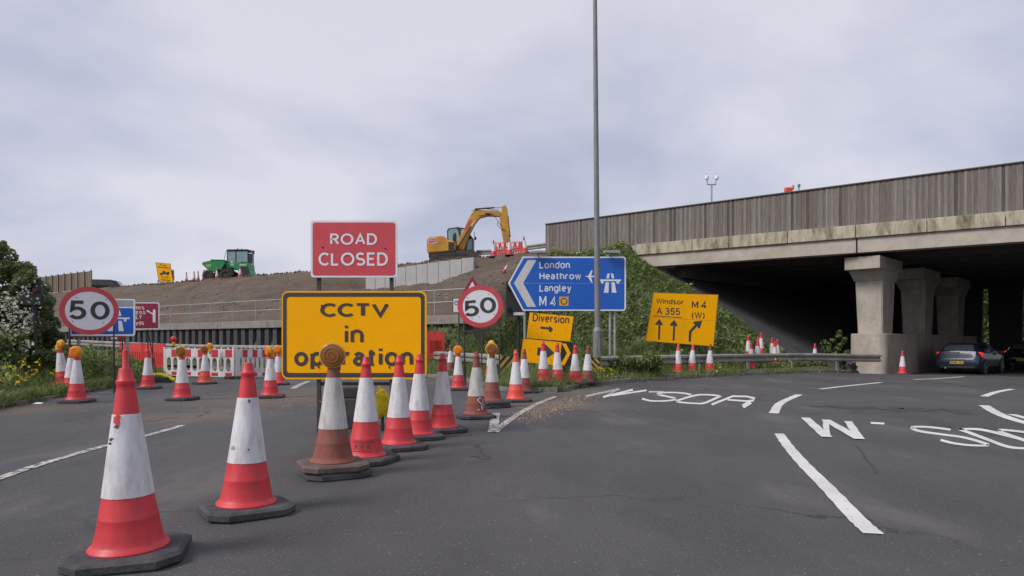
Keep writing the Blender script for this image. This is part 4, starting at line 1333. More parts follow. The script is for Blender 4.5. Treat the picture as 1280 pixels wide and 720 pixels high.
S = Sign('lane_sign', 'large leaning yellow lane sign for Windsor A355 and M4 before the bridge', 'road sign', 853, 399, 24.6, tilt=R(-2.5))
wd = quad_sign(S, [(816.5, 365.5), (898, 368.2), (892, 433.2), (806.5, 426.6)], 0.0, pm('dark amber edge', (.35, .17, .02), .1, 5, .6), 0.8)
S.text('Windsor', 820, 373, 854.5, 380.8, DGREY, -0.022, wd, 0.0155)
S.text('A 355', 820.5, 384, 850, 393.5, DGREY, -0.022, wd, 0.0155)
S.text('M 4', 864.5, 375.5, 882.5, 385, DGREY, -0.022, wd, 0.0155, tilt=R(-2))
S.text('(W)', 864.5, 389, 880.5, 399, DGREY, -0.022, wd, 0.0155, tilt=R(-2))
S.poly('underline', [(816, 394.2), (852, 396.6), (851.9, 397.5), (815.9, 395.1)], DGREY, -0.022, wd)
for ax in (823.5, 841.8):
    dy = (ax - 823.5) * 0.06
    S.poly('lane_arrow', [(p[0] + ax - 823.5, p[1] + dy) for p in [(822.2, 424.5), (823.1, 405.5), (820.6, 406.6), (818.7, 404.8), (824.3, 398.6), (828.4, 405.4), (827.2, 407), (825.5, 405.8), (824.5, 424.7)]], DGREY, -0.022, wd)
S.poly('lane_arrow', [(860.4, 427), (861, 414), (868.5, 405.8), (866, 403.5), (867.5, 401.8), (877.5, 401), (874.5, 410.5), (872.5, 410.3), (871.2, 407.8), (864.2, 415.2), (863.2, 427.4)], DGREY, -0.022, wd)
S.poly('panel_seam', [(813.5, 396.2), (894, 401), (894, 401.35), (813.5, 396.55)], pm('dark seam line', (.4, .2, .02), .1, 5, .6), -0.0215, wd, thick=0.0015)  # thin dark strip along the joint across the panel
for px in (826, 872):
    S.leg(px, 400, FRAME, 0.03, back=0.05, brace=0.8)

# left verge: blue motorway sign and red works sign
S = Sign('motorway_sign', 'blue motorway symbol sign half hidden behind the left 50 roundel', 'road sign', 129, 397, 19.0, yaw=R(8))
bs = S.poly('panel', S.rpoly(88, 373.5, 169.5, 420, 3), WSIGN, 0.0, thick=0.025)
S.poly('blue_face', S.rpoly(90, 385, 167.3, 417.5, 2), BLSIGN, -0.0255, bs)
S.poly('grey_header', S.rpoly(90, 375, 167.3, 383, 1), pm('grey header sheet', (.30, .33, .36), .1, 5, .5), -0.0255, bs)
for pts in ([(139, 388), (143.5, 388), (141.5, 395), (135.5, 395)], [(146.5, 388), (150.5, 388), (152.5, 395), (147.5, 395)], [(138.5, 401), (143, 401), (141.5, 414), (134.5, 414)], [(148.5, 401), (153, 401), (155.5, 414), (149, 414)]):
    S.poly('motorway_symbol', pts, WSIGN, -0.029, bs)
S.poly('motorway_symbol', [(128, 396.8), (163, 396.8), (163, 398.6), (159, 398.8), (158.5, 402), (156, 402), (155.5, 398.8), (128, 398.8)], WSIGN, -0.029, bs)
for px in (97, 158):
    S.leg(px, 400, GALV, 0.05, back=0.07, name='post')
S = Sign('works_access_sign', 'maroon works access only sign with an arrow beside the blue motorway sign', 'road sign', 176, 394, 20.2, yaw=R(6))
ms = S.poly('panel', S.rpoly(143, 378, 199.5, 411.5, 2), WSIGN, 0.0, thick=0.022)
S.poly('red_face', S.rpoly(144.2, 379.2, 198.3, 410.3, 1.5), MRSIGN, -0.0225, ms)
S.text('WORKS', 157, 382.5, 181, 387.5, WSIGN, -0.026, ms, 0.02)
S.text('ACCESS', 155.5, 388.5, 182.5, 393, WSIGN, -0.026, ms, 0.02)
S.text('ONLY', 161, 394, 178, 399, WSIGN, -0.026, ms, 0.02)
S.text('yds', 170, 401.5, 180.5, 407.5, WSIGN, -0.026, ms, 0.02)
S.poly('arrow', [(191.5, 403), (191.5, 393.5), (185, 389.5), (184.5, 390.5), (183.5, 388), (187, 387.6), (186.4, 388.8), (191.5, 391.5), (191.7, 388), (193.3, 386.2), (194.9, 388), (194.9, 403)], WSIGN, -0.026, ms)
for px in (152, 184, 190):
    S.leg(px, 400, FRAME, 0.018, back=0.05, brace=0.7 if px != 190 else 0)
S = Sign('works_plate', 'small maroon plate under the blue motorway sign', 'road sign', 146.5, 422.5, 19.6)
S_ = S.poly('plate', [(136, 420.3), (157, 420.3), (157, 425.2), (136, 425.2)], MRSIGN, 0.0, thick=0.015)
S.poly('white_mark', [(139, 421.5), (147, 421.5), (147, 424), (139, 424)], WSIGN, -0.016, S_)
S.leg(141, 424, FRAME, 0.015, back=.03); S.leg(152, 424, FRAME, 0.015, back=.03)

# slip road signals
def matrix_signal(label, px0, px1, py0, py1, Y, lenses, yaw, lens_mat, plate=False):
    cx_, cy_ = (px0 + px1) / 2, (py0 + py1) / 2
    S = Sign('motorway_signal', label, 'traffic signal', cx_, cy_, Y, yaw=yaw, group='motorway slip road signals')
    b_ = S.poly('backing_board', S.rpoly(px0, py0, px1, py1, 1.5), CABD, 0.0, thick=0.12)
    for (lx, ly) in lenses:
        xl, zl_ = S.pt(lx, ly)
        le = MB().cyl((xl, -0.121, zl_), (xl, -0.135, zl_), 0.055, n=16).build('lens', lens_mat, S.root)
        MB().cyl((xl, -0.122, zl_), (xl, -0.20, zl_), 0.07, 0.075, n=16, cap=False).build('hood', CABD, le)
    if plate:
        S.poly('number_plate', [(641.5, 390.5), (656.5, 390.5), (656.5, 394.2), (641.5, 394.2)], WSIGN, -0.12, b_)
    S.leg(cx_, (py0 + py1) / 2, CABD, 0.06, back=0.08, name='post')
    return S
DIML = pm('dim signal lens', (0.20, 0.06, 0.03), .2, 10, .3)
matrix_signal('black square signal with dim lamps in front of the left hawthorn bush', 29, 54, 350, 381, 16.6, [(39, 357.5), (45.5, 362.5)], R(20), DIML)
matrix_signal('black signal board behind the left tip of the blue London sign', 632.5, 664, 352, 395.5, 24.6, [(637, 361), (659, 361), (637, 387.5), (659, 387.5)], 0.0, CABD, plate=True)

# ------------------------------------------------------------------ lamp column, cctv mast, beacon
COLM = pm('dull painted column', (0.19, 0.19, 0.20), .15, 4, .6, .2, dirt=(.30, .30, .31), damt=.4)
c_ = gp(747, 22.0)
lp = thing('lamp_column', 'tall grey steel lighting column in front of the blue motorway sign', 'lamp post', (c_[0], c_[1], hz(*c_)))
MB().cyl((0, 0, -0.05), (0, 0, 1.35), 0.155, n=16).build('base_compartment', COLM, lp)
MB().cyl((0, 0, 1.35), (0, 0, 1.47), 0.155, 0.10, n=16).build('shoulder', COLM, lp)
MB().cyl((0, 0, 1.47), (-0.10, 0, 14.2), 0.098, 0.06, n=16).build('shaft', COLM, lp)
do = MB().box((0, -0.152, 0.75), (0.12, 0.02, 0.6)).build('access_door', COLM, lp)
for sx in (-1, 1):
    ar = MB().cyl((-0.10, 0, 14.15), (-0.10 + sx * 1.2, 0, 14.45), 0.035, n=8).build('bracket_arm', GALV, lp)
    MB().cbox((-0.10 + sx * 1.5, 0, 14.48), (0.7, 0.28, 0.12), 0.06).build('lantern', GALV, ar)

c_ = L(889.5, -7)
zt = P(889, 221, c_[1]).z
cm = thing('camera_mast', 'thin mast with two white cameras rising behind the timber fence', 'camera mast', (c_[0], c_[1], 6.10))
MB().cyl((0, 0, 0), (0, 0, zt - 6.1 - 0.45), 0.05, n=8).build('pole', GALV, cm)
MB().cyl((-.26, 0, zt - 6.1 - 0.45), (.26, 0, zt - 6.1 - .45), 0.035, n=8).build('cross_arm', GALV, cm)
for sx in (-1, 1):
    m_ = MB().cyl((sx * .24, 0, zt - 6.1 - .45), (sx * .27, 0, zt - 6.1 - .05), 0.03, n=8).build('bracket', GALV, cm)
    MB().lathe([(0.03, -.12), (0.10, -.08), (0.12, 0), (0.10, .10), (0.04, .15)], 12, Matrix.Translation((sx * .29, -0.05, zt - 6.1 - .08))).build('camera', WSIGN, m_, smooth=True)
    MB().cyl((sx * .29, -0.05, zt - 6.1 + .05), (sx * .29, -0.05, zt - 6.1 + .2), 0.012, n=6).build('spike', GALV, m_)

c_ = L(988, -3.0)
bt = thing('beacon_unit', 'orange and green beacons peeking over the timber fence', 'beacon', (c_[0], c_[1], 6.10))
zz = P(988, 238, c_[1]).z - 6.1
MB().box((0, 0, zz / 2), (0.06, 0.06, zz)).build('pole', GALV, bt)
MB().cbox((-0.10, 0, zz + .02), (0.36, 0.25, 0.20), .05).build('orange_box', ORED, bt)
MB().cyl((0.12, 0, zz + .05), (0.12, 0, zz + .24), 0.07, n=10).build('orange_beacon', AMBER, bt)
MB().cyl((0.42, 0, zz - .3), (0.42, 0, zz + .16), 0.03, n=8).build('stem', GALV, bt)
MB().cyl((0.42, 0, zz + .16), (0.42, 0, zz + .30), 0.07, n=10).build('green_beacon', pm('green lens', (.02, .30, .20), .1, 5, .3), bt)
MB().box((0.2, 0, zz - .3), (0.5, 0.04, 0.04)).build('cross_bar', GALV, bt)

# ------------------------------------------------------------------ traffic cones
_cm = {}
def cmesh(key, fn, mat, smooth=True):
    k = (key, mat.name)
    if k not in _cm:
        me = fn().mesh(key[0] if isinstance(key, tuple) else key, smooth); me.materials.append(mat); _cm[k] = me
    return _cm[k]
def crad(z):
    return float(np.interp(z, [0.10, 0.16, 0.337, 0.765, 0.95], [0.166, 0.153, 0.121, 0.063, 0.036]))
def m_plate():
    mb = MB(); h = 0.275; c = 0.10
    def oct_(k, ck): return [(-k + ck, -k), (k - ck, -k), (k, -k + ck), (k, k - ck), (k - ck, k), (-k + ck, k), (-k, k - ck), (-k, -k + ck)]
    rings = [(oct_(h - .008, c), 0), (oct_(h, c), 0.012), (oct_(h, c), 0.045), (oct_(h - .02, c), 0.06)]
    vs = []
    for pl_, z_ in rings: vs += [(a, b, z_) for a, b in pl_]
    fs = [tuple(reversed(range(8))), tuple(range(24, 32))]
    for j in range(3): fs += [(j * 8 + i, j * 8 + (i + 1) % 8, (j + 1) * 8 + (i + 1) % 8, (j + 1) * 8 + i) for i in range(8)]
    return mb.add(vs, fs)
def m_body(b0, b1):
    return lambda: MB().lathe([(0.192, 0.058), (0.194, 0.067), (0.189, 0.076), (0.174, 0.086), (crad(.10), 0.10), (crad(.13), 0.13), (crad(.16), 0.16), (crad(.22), .22), (crad(.225) + .0015, .225), (crad(.23), .23), (crad(b0), b0), (crad(b0) - .004, b0 + .002), (crad(b1) - .004, b1 - .002)], 28)
def m_sleeve(b0, b1):
    return lambda: MB().lathe([(crad(b0) - .002, b0), (crad(b0) + .003, b0 + .002), (crad((b0 + b1) / 2) + .003, (b0 + b1) / 2), (crad(b1) + .003, b1 - .002), (crad(b1) - .002, b1)], 28)
def m_top(b1):
    return lambda: MB().lathe([(crad(b1) - .001, b1 + .0005), (crad(.88), .88), (crad(.905), .905), (.045, .91), (.047, .918), (.047, .932), (.038, .942), (.033, .985), (.028, .998), (.014, 1.0)], 24)
LAMPS = {'amber': AMBER, 'dim': AMBER_D, 'red': REDLENS}
def cone(label, px=None, py=None, pos=None, kind='red', bands=(0.337, 0.765), lamp=None, lyaw=0.0, double=False, top=None, plate=None, rot=None, scale=1.0, sleeve=None, lean=(0, 0), group='traffic cones around the closed slip road', spike=False, stamp=False, sink=0.0, scribble=None, scuffs=()):
    if pos is None:
        x_, y_ = G(px, py); z_ = float(gz(x_, y_)) + 0.002
    else:
        x_, y_ = pos; z_ = max(hz(x_, y_), float(gz(x_, y_))) - sink
    root = thing('traffic_cone', label, 'traffic cone', (x_, y_, z_), 0, group)
    root.scale = (scale,) * 3
    root.rotation_euler = (lean[0] + random.uniform(-.012, .012), lean[1] + random.uniform(-.016, .016), 0)
    bm = {'red': RED, 'orange': ORED, 'rust': RUST}[kind]
    tm = {'red': RED, 'orange': ORED, 'rust': RUST}[top or kind]
    sm = sleeve or (SLEEVE_D if kind == 'rust' else SLEEVE)
    pmx = plate or RUBBER
    rz = random.uniform(-.5, .5) if rot is None else rot
    dz = 0.0
    if double:
        put('lower_base_plate', cmesh('base_plate', m_plate, RUBBER, False), root, (0.015, 0.01, 0), (0, 0, rz + .06)); dz = 0.0605
    put('base_plate', cmesh('base_plate', m_plate, pmx, False), root, (0, 0, dz), (0, 0, rz))
    b0, b1 = bands
    put('body', cmesh(('body', b0, b1), m_body(b0, b1), bm), root, (0, 0, dz), smooth=True)
    put('reflective_sleeve', cmesh(('reflective_sleeve', b0, b1), m_sleeve(b0, b1), sm), root, (0, 0, dz), (0, 0, random.uniform(0, 6)), smooth=True)
    put('tip', cmesh(('tip', b1), m_top(b1), tm), root, (0, 0, dz), smooth=True)
    if spike:
        MB().lathe([(.022, .99), (.016, 1.0), (.014, 1.085), (.012, 1.092), (.006, 1.095)], 14).build('spigot', RED, root, smooth=True)
    if stamp:
        V_, F_ = text_mesh('KIER', 0.004)
        a0 = min(v.x for v in V_); a1 = max(v.x for v in V_); b_0 = min(v.y for v in V_); b_1 = max(v.y for v in V_)
        vs = []
        def wrap(u, zz, r_=0.0025):
            rr = crad(zz) + r_
            return (rr * math.sin(u / rr), -rr * math.cos(u / rr), zz + dz)
        for v in V_:
            vs.append(wrap(((v.x - a0) / (a1 - a0) - .5) * 0.15, 0.135 + (v.y - b_0) / (b_1 - b_0) * 0.05))
        MB().add(vs, F_).build('lettering', DGREY, root)
        for zz in (0.118, 0.200):
            us = np.linspace(-.1, .1, 13)
            MB().add([wrap(u, zz + o) for u in us for o in (0, .005)], [(2 * i, 2 * i + 2, 2 * i + 3, 2 * i + 1) for i in range(12)]).build('stamp_line', DGREY, root)
    def wrap2(u, zz, r_=0.0045):
        rr = crad(zz) + r_
        return (rr * math.sin(u / rr), -rr * math.cos(u / rr), zz + dz)
    if scribble:
        for pts in scribble:
            vs, fs = stroke_ribbon(pts, 0.012)
            MB().add([wrap2(a, b) for a, b in vs], fs).build('scribble', SLEEVE, root)
    for (u, zz, ru, rz_, mt) in scuffs:
        n_ = 14
        ring = []
        for i in range(n_):
            f_ = 1 + .45 * math.sin(i * 2.3 + u * 40) * math.cos(i * 1.1)
            ring.append(wrap2(u + ru * f_ * math.cos(6.2832 * i / n_), zz + rz_ * f_ * math.sin(6.2832 * i / n_), 0.0055))
        MB().add([wrap2(u, zz, 0.0055)] + ring, [(0, 1 + i, 1 + (i + 1) % n_) for i in range(n_)]).build('scuff', mt, root)
    if lamp:
        lm = LAMPS[lamp]
        zl_ = 0.965 + dz
        M_ = Matrix.Rotation(lyaw, 4, 'Z') @ Matrix.Translation((0, -0.045, zl_)) @ Matrix.Rotation(R(90), 4, 'X')
        ho = MB().lathe([(.075, -.06), (.095, -.05), (.108, -.02), (.112, .0), (.112, .012), (.100, .016)], 24, M_).build('lamp_housing', YPLAST, root, smooth=True)
        MB().lathe([(.098, .0155), (.098, .030), (.080, .040), (.05, .045), (.02, .046)], 24, M_).build('lens', lm, ho, smooth=True)
        for rr in (.03, .06, .085):
            MB().lathe([(rr - .004, .040), (rr - .004, .049 if rr < .07 else .041), (rr + .004, .049 if rr < .07 else .041), (rr + .004, .040)], 20, M_).build('lens_ridge', lm, ho)
        bb = Matrix.Rotation(lyaw, 3, 'Z')
        MB().box(bb @ Vector((0, 0.03, zl_ - .075)), (0.10, 0.085, 0.12), bb).build('battery_box', YPLAST if kind != 'rust' else RUST, root, bevel=0.012)
    return root

cone('nearest cone at bottom left with scuffed white band and a spigot on top', 162, 698, spike=True, rot=0.3, bands=(0.335, 0.76), scuffs=((-.012, .735, .018, .03, RED), (-.012, .70, .012, .008, DGREY), (-.045, .635, .012, .008, DGREY), (-.05, .615, .014, .006, DGREY), (-.03, .64, .006, .004, DGREY)))
cone('second nearest cone with clean red base, right of the spigot-topped cone', 308, 640, rot=0.62, scuffs=((.035, .745, .008, .012, RUST), (.05, .43, .006, .006, DGREY), (-.06, .44, .02, .012, pm('grey scuff', (.32, .31, .29), .2, 20, .7))))
cone('rusty brown cone on two stacked bases with a big round amber lamp', 416, 594, kind='rust', lamp='dim', lyaw=0.05, double=True, plate=RUBBER_B, rot=0.45, bands=(0.34, 0.775), sleeve=SLEEVE_D, lean=(0, .02))
cone('bright red cone stamped KIER next to the rusty lamp cone', 457, 577, stamp=True, rot=-0.3, bands=(0.385, 0.80))
cone('red cone next right of the KIER stamped cone', 498, 560.5, rot=.5)
cone('red cone close behind, at the right edge of the yellow CCTV board', 523, 548, rot=.4)
cone('red cone just right of the yellow CCTV board', 553.5, 539.5, rot=.5, bands=(0.35, 0.765))
cone('dirty brown cone with white scribble at its base', 594.5, 522.5, kind='rust', rot=.3, sleeve=SLEEVE_D, bands=(0.33, 0.76), scribble=[[(.10, .30), (.06, .31), (.03, .28), (.06, .25), (.10, .22), (.10, .18), (.11, .13)], [(.03, .13), (.07, .14)], [(.12, .29), (.13, .20), (.11, .15)]])
cone('small red cone with bright amber lamp behind the crash barrier end', 573, 487.5, lamp='amber', rot=.2, bands=(0.36, 0.80))
cone('rusty cone with round amber lamp beside the striped barrier end', 615, 509, kind='rust', lamp='dim', lyaw=-0.05, double=True, rot=.4, bands=(0.38, 0.80))
cone('bright orange cone at the start of the white hooked line', 645, 502, kind='orange', rot=.3)
cone('brown cone half hidden behind the bright orange cone', 655, 491, kind='rust', rot=.5, sleeve=SLEEVE)
cone('cone with black speckled sleeve on the verge in front of the chevron sign', pos=gp(679.5, 16.3), rot=.2)
cone('red cone in the grass in front of the black chevron', pos=gp(697, 16.9), rot=.2, sink=.03)
cone('cone with worn orange base in the grass right of the chevron sign', pos=gp(718.5, 17.3), kind='red', rot=.2, sink=.03, sleeve=SLEEVE)
cone('rust-based cone leaning at the striped right barrier end', pos=gp(733.5, 17.9), kind='rust', rot=.2, sink=.04, sleeve=SLEEVE, lean=(0, .04))
cone('cone far behind with black-backed lamp above the rusty lamp cone', pos=gp(613.5, 19.6), lamp='dim', lyaw=2.6, rot=.2)
cone('tiny cone in the grass left of the far lamp cones', pos=gp(563, 22.6), rot=.2, kind='rust', sleeve=SLEEVE, scale=.9)
# verge by the windsor sign
gw = 'traffic cones along the right verge'
cone('left cone of the three below the Windsor sign', pos=gp(847, 22.6), sink=.02, group=gw, lean=(0, .03), kind='orange')
cone('middle cone of the three below the Windsor sign', pos=gp(864, 22.9), sink=.02, group=gw, kind='orange', lean=(0, .06))
cone('right cone of the three below the Windsor sign', pos=gp(886.5, 23.2), sink=.04, group=gw, top='rust', lean=(0, .05))
cone('front cone of the leftmost pair standing against the barrier', pos=gp(939, 25.5), sink=.02, group=gw)
cone('cone just behind and left of the pair against the barrier', pos=gp(935.5, 27.5), sink=0.02, group=gw)
cone('cone with dark red patched sleeve behind the barrier', pos=gp(947, 27.8), group=gw, bands=(0.30, 0.62))
cone('cone beside the patched one behind the barrier', pos=gp(951, 28.6), group=gw)
cone('left of the three bunched cones behind the barrier', pos=gp(965, 28.8), group=gw, sink=.05)
cone('middle of the three bunched cones behind the barrier', pos=gp(968.5, 28.5), group=gw, sink=.05)
cone('right of the three bunched cones behind the barrier', pos=gp(972, 28.9), group=gw, sink=.03)
cone('lone cone behind the barrier left of the young shrub', pos=gp(1018.5, 29.5), group=gw, sink=.04)
cone('cone on the kerb between the concrete pier and the car', pos=gp(1128, 28.4), group=gw)
# closed slip road
gl = 'traffic cones on the closed slip road'
cone('lamp cone at the edge of the left verge below the 50 sign', 96, 503, lamp='amber', lyaw=.15, rot=.1, group=gl, bands=(.36, .80))
cone('cone without lamp directly behind the verge lamp cone', pos=gp(88.5, 14.8), group=gl)
cone('cone with black-backed lamp among the grass at the left', pos=gp(79.5, 15.6), lamp='dim', lyaw=2.7, group=gl, lean=(0, -.12))
cone('cone at the kerb beside the yellow sandbag', 185, 486, group=gl)
cone('lamp cone in the middle of the closed lane', 228, 500, lamp='dim', group=gl, bands=(.34, .80))
cone('orange-based lamp cone in front of the first white barrier', 256, 480, lamp='dim', kind='orange', group=gl, bands=(.36, .80))
cone('lamp cone left of the yellow CCTV board', 338, 497, lamp='amber', lyaw=-.8, group=gl, bands=(.36, .80))
cone('partly hidden cone behind the lamp cone next to the CCTV board', 348, 481, kind='orange', lamp='amber', group=gl)
# on the embankment
gh = 'small cones on top of the embankment'
def hill(label, px, t, **kw):
    cone(label, pos=L(px, t), group=gh, **kw)
hill('large cone in front of the green dumper wheel, right one', 300, -0.6)
hill('cone in front of the front wheel of the green dumper', 271, -0.7)
hill('cone left of the dumper, beside a striped post', 255, -0.8)
hill('small cone on the skyline between yellow sign and dumper', 233, -0.8)
hill('left cone of the close pair on the skyline left of the dumper', 242.5, -1.0)
hill('right cone of the close pair on the skyline left of the dumper', 247.5, -1.0)
hill('larger cone below the excavator bucket arm, left one', 617, 0.5)
hill('larger cone right below the excavator bucket arm', 637, 0.4)
hill('cone beside the red and white barrier on the embankment', 657.5, -0.4, lean=(0, -.15))
hill('small toppled cone lying low on the earth slope', 629.5, 4.6, lean=(.2, .5), scale=.55)

# ------------------------------------------------------------------ plastic barriers
def barrier_panel(name, label, pos, rotz, W, body, patches, group, foot=True, Hh=1.0):
    x_, y_ = pos
    root = thing(name, label, 'barrier', (x_, y_, max(hz(x_, y_), float(gz(x_, y_)))), rotz, group)
    for sx in (-W / 2 + .03, W / 2 - .03):
        MB().box((sx, 0, Hh * .5), (0.06, 0.05, Hh)).build('upright', body, root)
    MB().box((0, 0, Hh * .80), (W - .122, 0.035, Hh * .27)).build('upper_band', body, root)
    MB().box((0, 0, Hh * .13), (W - .122, 0.035, Hh * .16)).build('lower_band', body, root)
    ns = 10
    for k in range(ns + 1):
        xk = -W / 2 + .09 + (W - .18) * k / ns
        MB().box((xk, 0, Hh * .437), (0.085, 0.03, Hh * .452)).build('bar', body, root)
    for k in range(ns):                          # rounded slot frames
        xk = -W / 2 + .09 + (W - .18) * (k + .5) / ns
        sw = (W - .18) / ns - .085
        m_ = MB()
        for zc_, sg in ((Hh * .663, 1), (Hh * .211, -1)):
            a = sw / 2
            for sd in (-1, 1):
                m_.prism([(xk + sd * a, zc_), (xk + sd * a, zc_ - sg * a), (xk + sd * a * .7, zc_ - sg * a * .3), (xk, zc_)], -0.014, 0.014)
        m_.build('slot_corner', body, root)
    nn = 10
    for k in range(nn):
        xk = -W / 2 + .1 + (W - .2) * (k + .5) / nn
        MB().box((xk, 0, Hh * .965), (0.05, 0.03, 0.06)).build('lug', body, root)
    if patches:
        npz = 5
        pw = (W - .13) / (2 * npz)
        for k in range(2 * npz):
            xk = -W / 2 + .065 + pw * (k + .5)
            if k % 2:
                MB().box((xk, -0.0195, Hh * .80), (pw * .96, 0.004, Hh * .24)).build('red_patch', PATCHR, root)
                MB().box((xk, -0.0195, Hh * .13), (pw * .96, 0.004, Hh * .11)).build('red_patch', PATCHR, root)
            else:
                MB().box((xk, -0.0195, Hh * .80), (pw * .9, 0.004, Hh * .22)).build('white_patch', SLEEVE, root)
    if foot:
        for sx in (-W / 2 + .1, W / 2):
            MB().cbox((sx, 0, 0.045), (0.34, 0.62, 0.09), 0.07).build('rubber_foot', RUBBER, root, bevel=0.015)
    return root
gb = 'red and white barriers across the slip road'
def pan(label, pxa, ya, pxb, yb, **kw):
    a = Vector(G(pxa, ya)); b = Vector(G(pxb, yb)); c = (a + b) / 2; d = b - a
    return barrier_panel('road_barrier', label, c, math.atan2(d.y, d.x), d.length - .02, BARW, True, gb, **kw)
pan('left red and white plastic barrier across the closed slip road', 205, 471, 293, 473.5)
pan('right red and white plastic barrier partly behind the CCTV board', 294, 473.5, 360, 472)
pan('third red and white barrier hidden behind the CCTV board', 361, 472, 430, 470)
# lamps clipped to barriers
for (label, px, py, Y, mt) in (('red lamp on a yellow battery on top of the left barrier', 217, 424.5, 21.7, REDLENS), ('amber lamp lying on the middle of the left barrier', 262.5, 432.5, 21.6, AMBER)):
    c_ = P(px, py, Y)
    r_ = thing('barrier_lamp', label, 'warning lamp', c_)
    ho = MB().lathe([(.06, -.05), (.095, -.03), (.10, 0), (.095, .03), (.06, .05)], 18, Matrix.Rotation(R(90), 4, 'X')).build('lens', mt, r_, smooth=True)
    MB().box((0, 0, -0.13), (0.09, 0.08, 0.13)).build('battery_box', YPLAST, r_, bevel=.01)
    MB().box((0, 0, -0.20), (0.03, 0.03, 0.12)).build('clip', FRAME, r_)
# red plastic barriers on the left verge
gr_ = 'plain red plastic barriers'
for i, (a, b, Y) in enumerate(((150, 178, 26.0), (179, 206, 25.0))):
    pa = Vector(gp(a, Y + .4)); pb = Vector(gp(b, Y - .4)); c = (pa + pb) / 2; d = pb - pa
    barrier_panel('road_barrier', ('plain red plastic barrier in the grass behind the maroon sign legs', 'plain red plastic barrier touching the left end of the white barriers')[i], c, math.atan2(d.y, d.x), d.length, BARR, False, gr_)
c_ = gp(545, 24.9)
barrier_panel('road_barrier', 'plain red plastic barrier above the steel rail right of the CCTV board', c_, 0.1, 0.62, BARR, False, gr_, foot=False)
c_ = L(636, -1.2)
barrier_panel('road_barrier', 'red and white barrier on the embankment behind the excavator bucket', c_, -0.3, 1.7, BARR, True, gb, Hh=.95)

# toppled barrier foot with yellow sandbag
c_ = G(201, 478)
sb2 = thing('sandbag', 'yellow sandbag draped over a black rubber block at the left kerb', 'sandbag', (c_[0], c_[1], 0))
m_ = MB(); 
arc = [(-.40 + .8 * k / 12, 0.06 + 0.17 * math.sin(math.pi * (k / 12) ** .8)) for k in range(13)]
for (a, b), (c, d) in zip(arc[:-1], arc[1:]):
    m_.cyl((a, -.02, b), (c, -.02, d), 0.055, 0.055, 10)
m_.build('bag', BAG, sb2, smooth=True)
MB().cbox((0.02, 0.02, 0.08), (0.55, 0.3, 0.16), .08).build('rubber_block', RUBBER, sb2, bevel=.02)

# ------------------------------------------------------------------ sign on the embankment
c_ = L(207, -0.8)
S = Sign('recovery_sign', 'leaning yellow free recovery sign on the embankment skyline', 'road sign', 206, 341, c_[1], tilt=R(-6))
rq = quad_sign(S, [(194.5, 328), (213, 329.7), (217.2, 354), (198.5, 352.5)], 0.0, BLACK, 0.5)
S.text('Free', 200, 330.2, 208, 332.4, DGREY, -0.03, rq, .012)
S.text('recovery', 197.5, 333.4, 212.5, 336.2, DGREY, -0.03, rq, .012)
S.text('Await', 202, 345.2, 211.5, 347.6, DGREY, -0.03, rq, .012)
S.text('rescue', 201.5, 349.2, 213, 351.4, DGREY, -0.03, rq, .012)
S.poly('truck_symbol', [(199.5, 341.5), (203, 341), (203.5, 338.5), (206, 338.3), (207, 340.5), (211.5, 339.5), (212, 342.5), (200, 343)], DGREY, -0.03, rq)
for wxp in (202, 209.5):
    S.poly('truck_wheel', S.ell(wxp, 343, 1.3, 1.3, 10), DGREY, -0.034, rq)
for px in (197, 201.5, 212, 216):
    S.leg(px, 350, FRAME, 0.03, back=0.06, brace=1.2 if px < 200 else 0)
S = Sign('red_notice_sign', 'dark red sign edge sticking out behind the yellow recovery sign', 'road sign', 214.5, 344, c_[1] + 1.0)
rr_ = S.poly('panel', [(209, 336.8), (217.8, 337.2), (218.3, 350.8), (209.5, 350.4)], WSIGN, 0, thick=.02)
S.poly('red_face', [(209.4, 337.4), (217.2, 337.8), (217.7, 350.2), (209.9, 349.8)], MRSIGN, -.0205, rr_)
for px in (211, 216.5):
    S.leg(px, 348, FRAME, 0.03, back=.05)
# striped posts
for i, (px, lab) in enumerate(((259.5, 'red and white striped post just left of the dumper skip'), (256, 'thin marker post beside the skyline cone'))):
    c_ = L(px, -1.0)
    r_ = thing('marker_post', lab, 'marker post', (c_[0], c_[1], hz(*c_)), 0, 'marker posts by the dumper')
    for k in range(4):
        MB().box((0.05 * k * (1 - i), 0, 0.13 + 0.22 * k), (0.16, 0.05, 0.215)).build('band', PATCHR if k % 2 == 0 else SLEEVE, r_)

# dark van on the motorway at the left
c_ = L(132, -6.5)
van = thing('van', 'dark van roof showing above the bank behind the left 50 sign', 'van', (c_[0], c_[1], hz(*c_)), R(14))
body = [(-2.2, .35), (2.3, .35), (2.4, 1.0), (1.9, 1.15), (1.35, 1.85), (-2.15, 1.9), (-2.3, 1.6)]
vb = MB().prism(body, -.9, .9).build('body', CARP2, van, bevel=.08)
MB().prism([(-1.9, 1.2), (1.25, 1.2), (1.0, 1.68), (-1.9, 1.7)], -.905, -.9).build('side_window', CGLASS, van)
for wx_ in (-1.4, 1.5):
    for wy_ in (-.8, .8):
        MB().cyl((wx_, wy_ - .12, .34), (wx_, wy_ + .12, .34), .34, n=18).build('wheel', TYRE, van)
MB().box((-.3, 0, 1.93), (2.2, 1.4, .04)).build('roof_rack', CABD, van)

